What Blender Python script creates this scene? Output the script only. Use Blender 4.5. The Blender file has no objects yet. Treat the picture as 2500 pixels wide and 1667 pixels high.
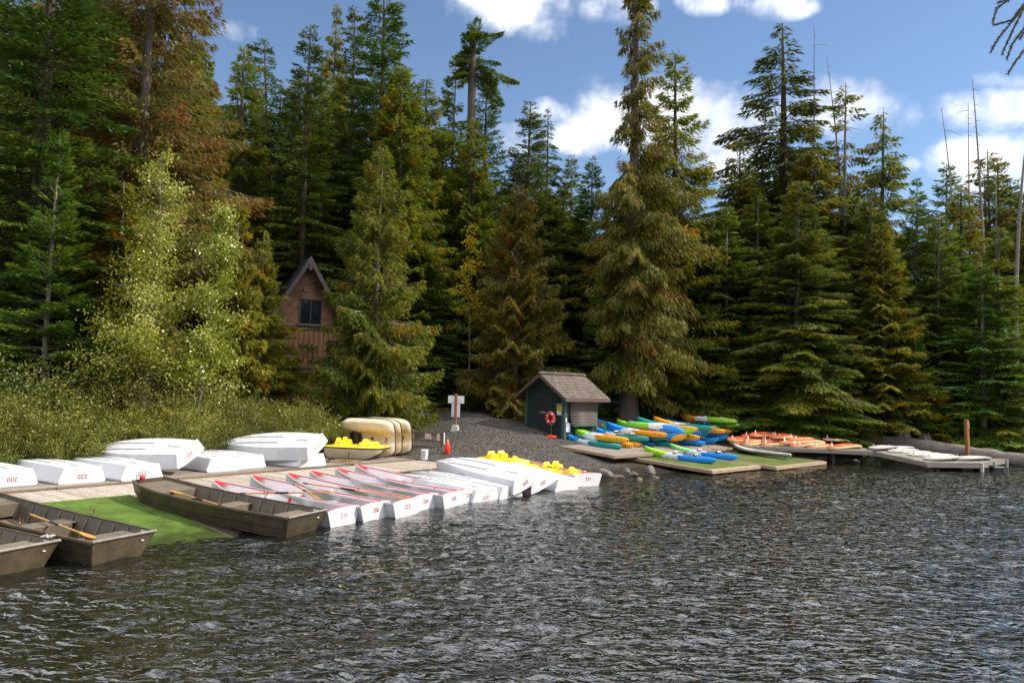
import bpy, bmesh, math, random
import numpy as np
from mathutils import Vector, Matrix, Euler
R = math.radians
SC = bpy.context.scene
COL = SC.collection
# ------------------------------------------------------------------ camera
FPX = 1950.0                       # focal length in photograph pixels (2500 wide)
CAMZ = 3.5
cam_d = bpy.data.cameras.new('camera'); cam = bpy.data.objects.new('camera', cam_d); COL.objects.link(cam)
cam_d.sensor_width = 36.0; cam_d.lens = 36.0 * FPX / 2500.0; cam_d.clip_start = 0.1; cam_d.clip_end = 3000
CM = Matrix.Translation((0, 0, CAMZ)) @ Matrix.Rotation(R(90 + 3.42), 4, 'X') @ Matrix.Rotation(R(1.5), 4, 'Z')
cam.matrix_world = CM
SC.camera = cam
# ------------------------------------------------------------------ sun, sky, exposure
SUN_AZ, SUN_EL = R(86), R(39)      # azimuth clockwise from the view direction (+Y)
sun_d = bpy.data.lights.new('sun', 'SUN'); sun = bpy.data.objects.new('sun', sun_d); COL.objects.link(sun)
sun_d.energy = 5.0; sun_d.angle = R(0.55); sun_d.color = (1.0, 0.91, 0.76)
SDIR = Vector((math.sin(SUN_AZ) * math.cos(SUN_EL), math.cos(SUN_AZ) * math.cos(SUN_EL), math.sin(SUN_EL)))
sun.rotation_euler = SDIR.to_track_quat('Z', 'Y').to_euler(); sun.location = SDIR * 80
SC.view_settings.view_transform = 'Standard'; SC.view_settings.look = 'None'
SC.view_settings.exposure = 0.36; SC.view_settings.gamma = 1.0
SC.render.engine = 'CYCLES'
SC.cycles.max_bounces = 5; SC.cycles.diffuse_bounces = 2; SC.cycles.glossy_bounces = 3
SC.cycles.transmission_bounces = 4; SC.cycles.transparent_max_bounces = 8
SC.cycles.use_denoising = True; SC.cycles.sample_clamp_indirect = 6.0
W = bpy.data.worlds.new('World'); SC.world = W; W.use_nodes = True
def world_sky():
    nt = W.node_tree; N = nt.nodes; Lk = nt.links; N.clear()
    out = N.new('ShaderNodeOutputWorld'); bg = N.new('ShaderNodeBackground'); bg.inputs[1].default_value = 0.13
    sky = N.new('ShaderNodeTexSky'); sky.sky_type = 'NISHITA'; sky.sun_disc = False
    sky.sun_elevation = SUN_EL; sky.sun_rotation = SUN_AZ; sky.air_density = 1.0; sky.dust_density = 0.25; sky.ozone_density = 2.6; sky.altitude = 900
    tc = N.new('ShaderNodeTexCoord'); sep = N.new('ShaderNodeSeparateXYZ'); Lk.new(tc.outputs['Generated'], sep.inputs[0])
    def m(op, a, b=None, c=None):
        n = N.new('ShaderNodeMath'); n.operation = op
        for i, v in enumerate((a, b, c)):
            if v is None: continue
            if isinstance(v, (int, float)): n.inputs[i].default_value = v
            else: Lk.new(v, n.inputs[i])
        return n.outputs[0]
    # a cloud deck: directions dropped onto a plane overhead
    zz = m('ADD', m('MAXIMUM', sep.outputs[2], 0.0), 0.16)
    comb = N.new('ShaderNodeCombineXYZ'); Lk.new(m('DIVIDE', sep.outputs[0], zz), comb.inputs[0]); Lk.new(m('DIVIDE', sep.outputs[1], zz), comb.inputs[1])
    no = N.new('ShaderNodeTexNoise'); no.inputs['Scale'].default_value = 1.15; no.inputs['Detail'].default_value = 9; no.inputs['Roughness'].default_value = 0.6
    Lk.new(comb.outputs[0], no.inputs['Vector'])
    no2 = N.new('ShaderNodeTexNoise'); no2.inputs['Scale'].default_value = 9; no2.inputs['Detail'].default_value = 10; no2.inputs['Roughness'].default_value = 0.6
    no2.inputs['Distortion'].default_value = 0.15
    Lk.new(tc.outputs['Generated'], no2.inputs['Vector'])
    # cloud banks that stand in the sky beyond the wood (tangent coordinates of the northern sky)
    yy = m('MAXIMUM', sep.outputs[1], 0.05)
    u = m('DIVIDE', sep.outputs[0], yy); v = m('DIVIDE', sep.outputs[2], yy)
    total = None
    for (px, py, a, b, k) in [(q[0], q[1], q[2] * 1.12, q[3] * 1.12, q[4]) for q in CLOUDS]:
        d = CM.to_3x3() @ Vector(((px - 1250) / FPX, -(py - 833.5) / FPX, -1))
        u0, v0 = d.x / d.y, d.z / d.y
        du = m('DIVIDE', m('SUBTRACT', u, u0), a / FPX); dv = m('DIVIDE', m('SUBTRACT', v, v0), b / FPX)
        g = m('MULTIPLY', m('MAXIMUM', m('SUBTRACT', 1.0, m('ADD', m('MULTIPLY', du, du), m('MULTIPLY', dv, dv))), 0.0), k)
        total = g if total is None else m('MAXIMUM', total, g)
    front = m('GREATER_THAN', sep.outputs[1], 0.05)
    total = m('MULTIPLY', total, front)
    banks = m('ADD', m('MULTIPLY', total, 0.75), m('MULTIPLY', m('MULTIPLY', m('SUBTRACT', no2.outputs['Fac'], 0.5), 2.6), m('MINIMUM', m('MULTIPLY', total, 3.5), 1.0)))
    mr = N.new('ShaderNodeMapRange'); mr.interpolation_type = 'SMOOTHSTEP'; mr.inputs[1].default_value = 0.12; mr.inputs[2].default_value = 1.0
    Lk.new(m('MULTIPLY', banks, m('GREATER_THAN', total, 0.001)), mr.inputs[0])
    mr2 = N.new('ShaderNodeMapRange'); mr2.interpolation_type = 'SMOOTHSTEP'; mr2.inputs[1].default_value = 0.40; mr2.inputs[2].default_value = 0.57
    mr2.inputs[4].default_value = 1.0
    Lk.new(no.outputs['Fac'], mr2.inputs[0])
    def smooth(src, x0, x1, v0, v1):
        s = N.new('ShaderNodeMapRange'); s.interpolation_type = 'SMOOTHSTEP'
        for k_, q in enumerate((x0, x1, v0, v1)): s.inputs[k_ + 1].default_value = q
        Lk.new(src, s.inputs[0]); return s.outputs[0]
    where = m('MAXIMUM', smooth(sep.outputs[2], .44, .52, 0, 1), smooth(sep.outputs[1], .45, .64, 1, 0))      # unseen broken cloud over the rest of the sky, thickened to brighten the water
    high = m('MULTIPLY', m('MULTIPLY', mr2.outputs[0], where), m('GREATER_THAN', sep.outputs[2], 0.0))
    fac = m('MAXIMUM', mr.outputs[0], high)
    cl = N.new('ShaderNodeMix'); cl.data_type = 'RGBA'
    shade = N.new('ShaderNodeMapRange'); shade.inputs[1].default_value = 0.35; shade.inputs[2].default_value = 0.65
    Lk.new(no2.outputs['Fac'], shade.inputs[0]); Lk.new(shade.outputs[0], cl.inputs[0])
    cl.inputs[6].default_value = (6.0, 6.3, 6.9, 1); cl.inputs[7].default_value = (9.5, 9.5, 9.6, 1)
    # unseen cloud overhead is made extra bright, to lighten the water's reflection
    vm = N.new('ShaderNodeVectorMath'); vm.operation = 'SCALE'; Lk.new(cl.outputs[2], vm.inputs[0]); Lk.new(m('MULTIPLY_ADD', smooth(sep.outputs[2], .40, .60, 0, 1), 1.7, 1.0), vm.inputs['Scale'])
    mx = N.new('ShaderNodeMix'); mx.data_type = 'RGBA'
    Lk.new(fac, mx.inputs[0]); Lk.new(sky.outputs[0], mx.inputs[6]); Lk.new(vm.outputs[0], mx.inputs[7])
    Lk.new(mx.outputs[2], bg.inputs[0]); Lk.new(bg.outputs[0], out.inputs[0])
CLOUDS = [(1250, 10, 190, 90, 1.0), (1330, 70, 90, 60, .8), (1480, 10, 130, 60, .75), (1720, 5, 80, 45, .8), (1890, 10, 120, 50, .7),
          (1700, 290, 340, 110, 1.0), (1560, 260, 190, 110, .85), (2050, 270, 230, 95, .95), (1345, 270, 70, 40, .7), (1420, 330, 120, 60, .7),
          (2420, 265, 170, 70, 1.0), (2480, 410, 240, 110, 1.0), (2215, 402, 45, 24, .7), (600, 75, 90, 35, .52), (2430, 200, 120, 30, .6),
          (1800, 400, 140, 60, .7), (1250, 340, 80, 50, .6), (2700, 300, 260, 160, 1.0), (-420, 60, 260, 90, .9), (1150, -160, 420, 130, .9), (2300, -60, 300, 60, .7)]
world_sky()
# ------------------------------------------------------------------ helpers
C3 = CM.to_3x3(); C3T = C3.transposed(); CO = Vector((0, 0, CAMZ))
def ray(px, py): return C3 @ Vector(((px - 1250) / FPX, -(py - 833.5) / FPX, -1))
def U(px, py, z):                       # where a photograph pixel meets the level z
    d = ray(px, py); return CO + d * ((z - CAMZ) / d.z)
def UD(px, py, y):                      # ... or the distance y
    d = ray(px, py); return CO + d * (y / d.y)
def PJ(p):
    l = C3T @ (Vector(p) - CO); return (1250 + FPX * l.x / -l.z, 833.5 - FPX * l.y / -l.z)
def tag(o, label=None, cat=None, group=None, kind=None):
    if label: o['label'] = label
    if cat: o['category'] = cat
    if group: o['group'] = group
    if kind: o['kind'] = kind
    return o
def empty(name, loc=(0, 0, 0), rz=0, label=None, cat=None, group=None):
    o = bpy.data.objects.new(name, None); COL.objects.link(o); o.location = loc; o.rotation_euler = (0, 0, rz); o.empty_display_size = .2
    return tag(o, label, cat, group)
def link(name, me, mat=None, parent=None, loc=None, rot=None):
    o = bpy.data.objects.new(name, me); COL.objects.link(o)
    if mat is not None and me is not None and not me.materials: me.materials.append(mat)
    if parent is not None: o.parent = parent
    if loc is not None: o.location = loc
    if rot is not None: o.rotation_euler = rot
    return o
def pyd(name, V, F, smooth=False):
    me = bpy.data.meshes.new(name); me.from_pydata([tuple(v) for v in V], [], [tuple(f) for f in F]); me.update()
    if smooth: me.polygons.foreach_set('use_smooth', [True] * len(me.polygons))
    return me
def npmesh(name, V, F, attr=None, smooth=False):
    V = np.asarray(V, np.float32); F = np.asarray(F, np.int32); n, k = F.shape
    me = bpy.data.meshes.new(name); me.vertices.add(len(V)); me.vertices.foreach_set('co', V.ravel())
    me.loops.add(n * k); me.loops.foreach_set('vertex_index', F.ravel())
    me.polygons.add(n); me.polygons.foreach_set('loop_start', np.arange(0, n * k, k, dtype=np.int32)); me.polygons.foreach_set('loop_total', np.full(n, k, np.int32))
    if smooth: me.polygons.foreach_set('use_smooth', np.ones(n, bool))
    if attr is not None:
        a = me.attributes.new('tint', 'FLOAT', 'POINT'); a.data.foreach_set('value', np.asarray(attr, np.float32))
    me.update(calc_edges=True); me.validate()
    return me
class MB:                                # collects shapes, becomes ONE mesh
    def __init__(s): s.V = []; s.F = []; s.M = []
    def add(s, V, F, m=0):
        o = len(s.V); s.V += [tuple(v) for v in V]; s.F += [tuple(i + o for i in f) for f in F]; s.M += [m] * len(F); return s
    def box(s, c, d, rz=0, m=0, mat=None, bev=0):
        x, y, z = d[0] / 2, d[1] / 2, d[2] / 2
        P = [(-x, -y, -z), (x, -y, -z), (x, y, -z), (-x, y, -z), (-x, -y, z), (x, -y, z), (x, y, z), (-x, y, z)]
        if mat is None: mat = Matrix.Translation(c) @ Matrix.Rotation(rz, 4, 'Z')
        return s.add([mat @ Vector(p) for p in P], [(0, 3, 2, 1), (4, 5, 6, 7), (0, 1, 5, 4), (1, 2, 6, 5), (2, 3, 7, 6), (3, 0, 4, 7)], m)
    def tube(s, pts, rad, n=8, m=0, cap=True):
        pts = [Vector(p) for p in pts]
        if not hasattr(rad, '__len__'): rad = [rad] * len(pts)
        V = []; F = []; ref = None
        for i, p in enumerate(pts):
            d = (pts[min(i + 1, len(pts) - 1)] - pts[max(i - 1, 0)])
            d = d.normalized() if d.length > 1e-9 else Vector((0, 0, 1))
            if ref is None: ref = Vector((0, 0, 1)) if abs(d.z) < .9 else Vector((1, 0, 0))
            a = d.cross(ref).normalized(); b = d.cross(a)
            for k in range(n):
                t = 2 * math.pi * k / n; V.append(p + (a * math.cos(t) + b * math.sin(t)) * rad[i])
        for i in range(len(pts) - 1):
            for k in range(n):
                F.append((i * n + k, i * n + (k + 1) % n, (i + 1) * n + (k + 1) % n, (i + 1) * n + k))
        if cap: F.append(tuple(range(n))[::-1]); F.append(tuple((len(pts) - 1) * n + k for k in range(n)))
        return s.add(V, F, m)
    def loft(s, rings, m=0, closed=True, cap=True):
        n = len(rings[0]); V = [v for r in rings for v in r]; F = []
        for i in range(len(rings) - 1):
            for k in range(n if closed else n - 1):
                F.append((i * n + k, i * n + (k + 1) % n, (i + 1) * n + (k + 1) % n, (i + 1) * n + k))
        if cap: F.append(tuple(range(n))[::-1]); F.append(tuple((len(rings) - 1) * n + k for k in range(n)))
        return s.add(V, F, m)
    def poly(s, pts, m=0): return s.add(pts, [tuple(range(len(pts)))], m)
    def mesh(s, name, mats, smooth=False, bevel=0, autosmooth=None):
        me = bpy.data.meshes.new(name); me.from_pydata(s.V, [], s.F)
        if not isinstance(mats, (list, tuple)): mats = [mats]
        for m in mats: me.materials.append(m)
        me.polygons.foreach_set('material_index', s.M)
        bm = bmesh.new(); bm.from_mesh(me)
        bmesh.ops.recalc_face_normals(bm, faces=bm.faces)
        if bevel: bmesh.ops.bevel(bm, geom=[e for e in bm.edges if len(e.link_faces) == 2 and e.calc_face_angle(0) > .5], offset=bevel, segments=1, affect='EDGES', clamp_overlap=True)
        if autosmooth is not None:
            for e in bm.edges: e.smooth = not (len(e.link_faces) == 2 and e.calc_face_angle(0) > autosmooth)
            smooth = True
        bm.to_mesh(me); bm.free()
        if smooth: me.polygons.foreach_set('use_smooth', [True] * len(me.polygons))
        me.update(); return me
    def build(s, name, mats, parent=None, **k):
        loc = k.pop('loc', None); rot = k.pop('rot', None)
        return link(name, s.mesh(name, mats, **k), None, parent, loc, rot)
def copy_tree(o, parent=None):
    c = o.copy(); COL.objects.link(c)
    if parent is not None: c.parent = parent
    for ch in o.children: copy_tree(ch, c)
    return c
# ------------------------------------------------------------------ materials
MATS = {}
def mat(name, col, rough=.6, var=.12, scale=6, bump=0, bscale=None, metal=0, spec=.4, noise2=None, coat=0, stretch=None):
    if name in MATS: return MATS[name]
    m = bpy.data.materials.new(name); m.use_nodes = True; nt = m.node_tree; N = nt.nodes; Lk = nt.links
    b = N['Principled BSDF']; b.inputs['Roughness'].default_value = rough; b.inputs['Metallic'].default_value = metal; b.inputs['Specular IOR Level'].default_value = spec
    if coat: b.inputs['Coat Weight'].default_value = coat; b.inputs['Coat Roughness'].default_value = .15
    tc = N.new('ShaderNodeTexCoord'); vec = tc.outputs['Object']
    if stretch:
        mp = N.new('ShaderNodeMapping'); mp.inputs['Scale'].default_value = stretch; Lk.new(vec, mp.inputs[0]); vec = mp.outputs[0]
    oi = N.new('ShaderNodeObjectInfo')
    no = N.new('ShaderNodeTexNoise'); no.noise_dimensions = '4D'; no.inputs['Scale'].default_value = scale; no.inputs['Detail'].default_value = 6; no.inputs['Roughness'].default_value = .62
    Lk.new(vec, no.inputs['Vector'])
    mu = N.new('ShaderNodeMath'); mu.operation = 'MULTIPLY'; mu.inputs[1].default_value = 40; Lk.new(oi.outputs['Random'], mu.inputs[0]); Lk.new(mu.outputs[0], no.inputs['W'])
    cr = N.new('ShaderNodeValToRGB'); e = cr.color_ramp.elements
    e[0].position = .3; e[1].position = .7
    e[0].color = (*[max(0, c * (1 - var * 1.6)) for c in col], 1); e[1].color = (*[min(1, c * (1 + var)) for c in col], 1)
    if noise2 is not None:
        x = cr.color_ramp.elements.new(.8); x.color = (*noise2, 1)
    Lk.new(no.outputs['Fac'], cr.inputs[0])
    hs = N.new('ShaderNodeHueSaturation'); Lk.new(cr.outputs[0], hs.inputs['Color'])
    mr = N.new('ShaderNodeMapRange'); mr.inputs[3].default_value = 1 - var * .8; mr.inputs[4].default_value = 1 + var * .8; Lk.new(oi.outputs['Random'], mr.inputs[0]); Lk.new(mr.outputs[0], hs.inputs['Value'])
    Lk.new(hs.outputs[0], b.inputs['Base Color'])
    if bump:
        n2 = N.new('ShaderNodeTexNoise'); n2.inputs['Scale'].default_value = bscale or scale * 4; n2.inputs['Detail'].default_value = 5; Lk.new(vec, n2.inputs['Vector'])
        bp = N.new('ShaderNodeBump'); bp.inputs['Strength'].default_value = bump; bp.inputs['Distance'].default_value = .02; Lk.new(n2.outputs['Fac'], bp.inputs['Height']); Lk.new(bp.outputs[0], b.inputs['Normal'])
    MATS[name] = m; return m
def leaf_mat(name, stops, trans=.3, rough=.55, hue=.03, val=.22, spec=.3):
    m = bpy.data.materials.new(name); m.use_nodes = True; nt = m.node_tree; N = nt.nodes; Lk = nt.links
    b = N['Principled BSDF']; b.inputs['Roughness'].default_value = rough; b.inputs['Specular IOR Level'].default_value = spec
    at = N.new('ShaderNodeAttribute'); at.attribute_name = 'tint'
    cr = N.new('ShaderNodeValToRGB'); els = cr.color_ramp.elements
    while len(els) < len(stops): els.new(.5)
    for e, (p, c) in zip(els, stops): e.position = p; e.color = (*c, 1)
    Lk.new(at.outputs['Fac'], cr.inputs[0])
    oi = N.new('ShaderNodeObjectInfo'); hs = N.new('ShaderNodeHueSaturation'); hs.inputs['Saturation'].default_value = 1.12
    a = N.new('ShaderNodeMapRange'); a.inputs[3].default_value = .5 - hue; a.inputs[4].default_value = .5 + hue; Lk.new(oi.outputs['Random'], a.inputs[0]); Lk.new(a.outputs[0], hs.inputs['Hue'])
    w = N.new('ShaderNodeMath'); w.operation = 'FRACT'; w2 = N.new('ShaderNodeMath'); w2.operation = 'MULTIPLY'; w2.inputs[1].default_value = 7.31
    Lk.new(oi.outputs['Random'], w2.inputs[0]); Lk.new(w2.outputs[0], w.inputs[0])
    v = N.new('ShaderNodeMapRange'); v.inputs[3].default_value = 1 - val; v.inputs[4].default_value = 1 + val; Lk.new(w.outputs[0], v.inputs[0]); Lk.new(v.outputs[0], hs.inputs['Value'])
    Lk.new(cr.outputs[0], hs.inputs['Color']); Lk.new(hs.outputs[0], b.inputs['Base Color'])
    tr = N.new('ShaderNodeBsdfTranslucent'); Lk.new(hs.outputs[0], tr.inputs[0])
    mx = N.new('ShaderNodeMixShader'); mx.inputs[0].default_value = trans; Lk.new(b.outputs[0], mx.inputs[1]); Lk.new(tr.outputs[0], mx.inputs[2]); Lk.new(mx.outputs[0], N['Material Output'].inputs[0])
    return m
# ------------------------------------------------------------------ the lake shore
SHORE = np.array([(-60, -26), (-40, -8), (-22, 9), (-13, 17.5), (-7, 23), (-3, 29), (0.5, 31.3), (4, 33), (8, 36.5), (12, 41), (17, 45.5), (24, 51), (34, 60), (46, 69), (64, 76), (120, 90), (260, 120)], float)
def shore_dist(x, y):                    # signed distance, positive inland
    x = np.asarray(x, float); y = np.asarray(y, float); best = np.full(x.shape, 1e9); sg = np.ones(x.shape)
    for i in range(len(SHORE) - 1):
        a, b = SHORE[i], SHORE[i + 1]; d = b - a; L2 = d @ d
        t = np.clip(((x - a[0]) * d[0] + (y - a[1]) * d[1]) / L2, 0, 1)
        dx = x - (a[0] + t * d[0]); dy = y - (a[1] + t * d[1]); q = np.hypot(dx, dy); c = d[0] * dy - d[1] * dx
        w = q < best; best = np.where(w, q, best); sg = np.where(w, np.sign(c), sg)
    return best * sg
def ground_z(x, y):
    x = np.asarray(x, float); y = np.asarray(y, float); d = shore_dist(x, y)
    w = np.clip((x + 6) / 4.5, 0, 1); w = w * w * (3 - 2 * w)          # the bank behind the dock starts lower than the beach
    lo = np.where(d < 8, d * .065, .52 + (d - 8) * .15); hi = np.where(d < 3, d * .12, np.where(d < 9, .36 + (d - 3) * .2, np.where(d < 16, 1.56 + (d - 9) * .11, 2.33 + (d - 16) * .19)))
    z = np.where(d < 0, np.maximum(d * .22, -3.0), lo * (1 - w) + hi * w)
    z = np.where(d > 30, np.minimum(z, 5.1) + (d - 30) * .05, z)
    z = z + .05 * np.sin(x * .9 + y * .5) * np.clip(d / 4, 0, 1) + .03 * np.sin(x * 2.1 - y * 1.7) * np.clip(d / 3, 0, 1)
    # the bank the photographer stands on, behind the picture
    bank = 1.9 - np.hypot(x - 1, (y + 4) * .8) * .28
    return np.maximum(z, np.where(y < 5, np.clip(bank, -3, 1.9), -3))
def gz(x, y): return float(ground_z(x, y))
def G(px, py, dz=0):                    # where a photograph pixel meets the ground
    d = ray(px, py).normalized(); t = 8.0
    while t < 160:
        p = CO + d * t
        if p.z - dz < gz(p.x, p.y): return p
        t += .05
    return CO + d * 60
def make_ground():
    xs = np.concatenate([np.linspace(-400, -70, 12)[:-1], np.linspace(-70, -24, 30)[:-1], np.linspace(-24, 50, 186)[:-1], np.linspace(50, 110, 30)[:-1], np.linspace(110, 600, 12)])
    ys = np.concatenate([np.linspace(-300, -20, 10)[:-1], np.linspace(-20, 16, 30)[:-1], np.linspace(16, 80, 170)[:-1], np.linspace(80, 140, 20)[:-1], np.linspace(140, 900, 14)])
    X, Y = np.meshgrid(xs, ys); Z = ground_z(X, Y)
    nx, ny = len(xs), len(ys); idx = np.arange(nx * ny).reshape(ny, nx)
    F = np.stack([idx[:-1, :-1], idx[:-1, 1:], idx[1:, 1:], idx[1:, :-1]], -1).reshape(-1, 4)
    me = npmesh('ground', np.stack([X, Y, Z], -1).reshape(-1, 3), F, smooth=True)
    m = bpy.data.materials.new('gravel_and_forest_floor'); m.use_nodes = True; nt = m.node_tree; N = nt.nodes; Lk = nt.links; b = N['Principled BSDF']; b.inputs['Roughness'].default_value = .9; b.inputs['Specular IOR Level'].default_value = .2
    tc = N.new('ShaderNodeTexCoord')
    vo = N.new('ShaderNodeTexVoronoi'); vo.inputs['Scale'].default_value = 14; Lk.new(tc.outputs['Object'], vo.inputs['Vector'])
    n1 = N.new('ShaderNodeTexNoise'); n1.inputs['Scale'].default_value = 24; n1.inputs['Detail'].default_value = 6; Lk.new(tc.outputs['Object'], n1.inputs['Vector'])
    g = N.new('ShaderNodeValToRGB'); e = g.color_ramp.elements; e[0].position = .1; e[0].color = (.015, .014, .013, 1); e[1].position = .95; e[1].color = (.10, .09, .08, 1)
    sp = N.new('ShaderNodeSeparateColor'); Lk.new(vo.outputs['Color'], sp.inputs[0]); Lk.new(sp.outputs[0], g.inputs[0])
    n3 = N.new('ShaderNodeTexNoise'); n3.inputs['Scale'].default_value = 3; n3.inputs['Detail'].default_value = 8; n3.inputs['Roughness'].default_value = .7; Lk.new(tc.outputs['Object'], n3.inputs['Vector'])
    fl = N.new('ShaderNodeValToRGB'); e = fl.color_ramp.elements; e[0].position = .35; e[0].color = (.022, .016, .01, 1); e[1].position = .7; e[1].color = (.085, .05, .028, 1)
    x = e.new(.55); x.color = (.045, .04, .015, 1); Lk.new(n3.outputs['Fac'], fl.inputs[0])
    at = N.new('ShaderNodeAttribute'); at.attribute_name = 'tint'
    n4 = N.new('ShaderNodeTexNoise'); n4.inputs['Scale'].default_value = .8; n4.inputs['Detail'].default_value = 5; Lk.new(tc.outputs['Object'], n4.inputs['Vector'])
    ad = N.new('ShaderNodeMath'); ad.operation = 'ADD'; Lk.new(at.outputs['Fac'], ad.inputs[0]); sb = N.new('ShaderNodeMath'); sb.operation = 'MULTIPLY_ADD'; sb.inputs[1].default_value = .8; sb.inputs[2].default_value = -.4; Lk.new(n4.outputs['Fac'], sb.inputs[0]); Lk.new(sb.outputs[0], ad.inputs[1])
    mr = N.new('ShaderNodeMapRange'); mr.inputs[1].default_value = .4; mr.inputs[2].default_value = .6; Lk.new(ad.outputs[0], mr.inputs[0])
    mx = N.new('ShaderNodeMix'); mx.data_type = 'RGBA'; Lk.new(mr.outputs[0], mx.inputs[0]); Lk.new(fl.outputs[0], mx.inputs[6]); Lk.new(g.outputs[0], mx.inputs[7])
    # the strip the lake wets, and drifts of needles on the gravel
    n5 = N.new('ShaderNodeTexNoise'); n5.inputs['Scale'].default_value = 1.3; n5.inputs['Detail'].default_value = 7; n5.inputs['Roughness'].default_value = .68; Lk.new(tc.outputs['Object'], n5.inputs['Vector'])
    dr = N.new('ShaderNodeMapRange'); dr.inputs[1].default_value = .52; dr.inputs[2].default_value = .70; dr.inputs[4].default_value = .65; Lk.new(n5.outputs['Fac'], dr.inputs[0])
    m2 = N.new('ShaderNodeMix'); m2.data_type = 'RGBA'; m2.inputs[7].default_value = (.055, .036, .02, 1); Lk.new(dr.outputs[0], m2.inputs[0]); Lk.new(mx.outputs[2], m2.inputs[6])
    sz = N.new('ShaderNodeSeparateXYZ'); Lk.new(tc.outputs['Object'], sz.inputs[0]); ww = N.new('ShaderNodeMapRange'); ww.inputs[1].default_value = .22; ww.inputs[2].default_value = .10; Lk.new(sz.outputs[2], ww.inputs[0])
    m3 = N.new('ShaderNodeMix'); m3.data_type = 'RGBA'; m3.blend_type = 'MULTIPLY'; m3.inputs[7].default_value = (.42, .40, .38, 1); Lk.new(ww.outputs[0], m3.inputs[0]); Lk.new(m2.outputs[2], m3.inputs[6]); Lk.new(m3.outputs[2], b.inputs['Base Color'])
    rg_ = N.new('ShaderNodeMapRange'); rg_.inputs[3].default_value = .9; rg_.inputs[4].default_value = .35; Lk.new(ww.outputs[0], rg_.inputs[0]); Lk.new(rg_.outputs[0], b.inputs['Roughness'])
    bp = N.new('ShaderNodeBump'); bp.inputs['Strength'].default_value = .9; bp.inputs['Distance'].default_value = .05; Lk.new(vo.outputs['Distance'], bp.inputs['Height']); Lk.new(bp.outputs[0], b.inputs['Normal'])
    # gravel: beach and track in the middle; forest floor elsewhere
    D = shore_dist(X, Y).ravel(); xx = X.ravel(); yy = Y.ravel()
    axis = -2.0 + (yy - 31) * -.10
    half = np.where(D < 7, 7.2, 7.2 - (D - 7) * .22)
    t = np.clip(1.0 - (np.abs(xx - axis) - half) / 1.5, 0, 1) * np.clip((26 - D) / 3, 0, 1)
    t = np.maximum(t, np.where(D < .8, .75, 0))
    t = np.maximum(t, np.clip(1 - np.abs(D - 31) / 7, 0, 1) * .0)
    a = me.attributes.new('tint', 'FLOAT', 'POINT'); a.data.foreach_set('value', t.astype(np.float32))
    o = link('ground', me, m); tag(o, kind='structure')
make_ground()
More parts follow.
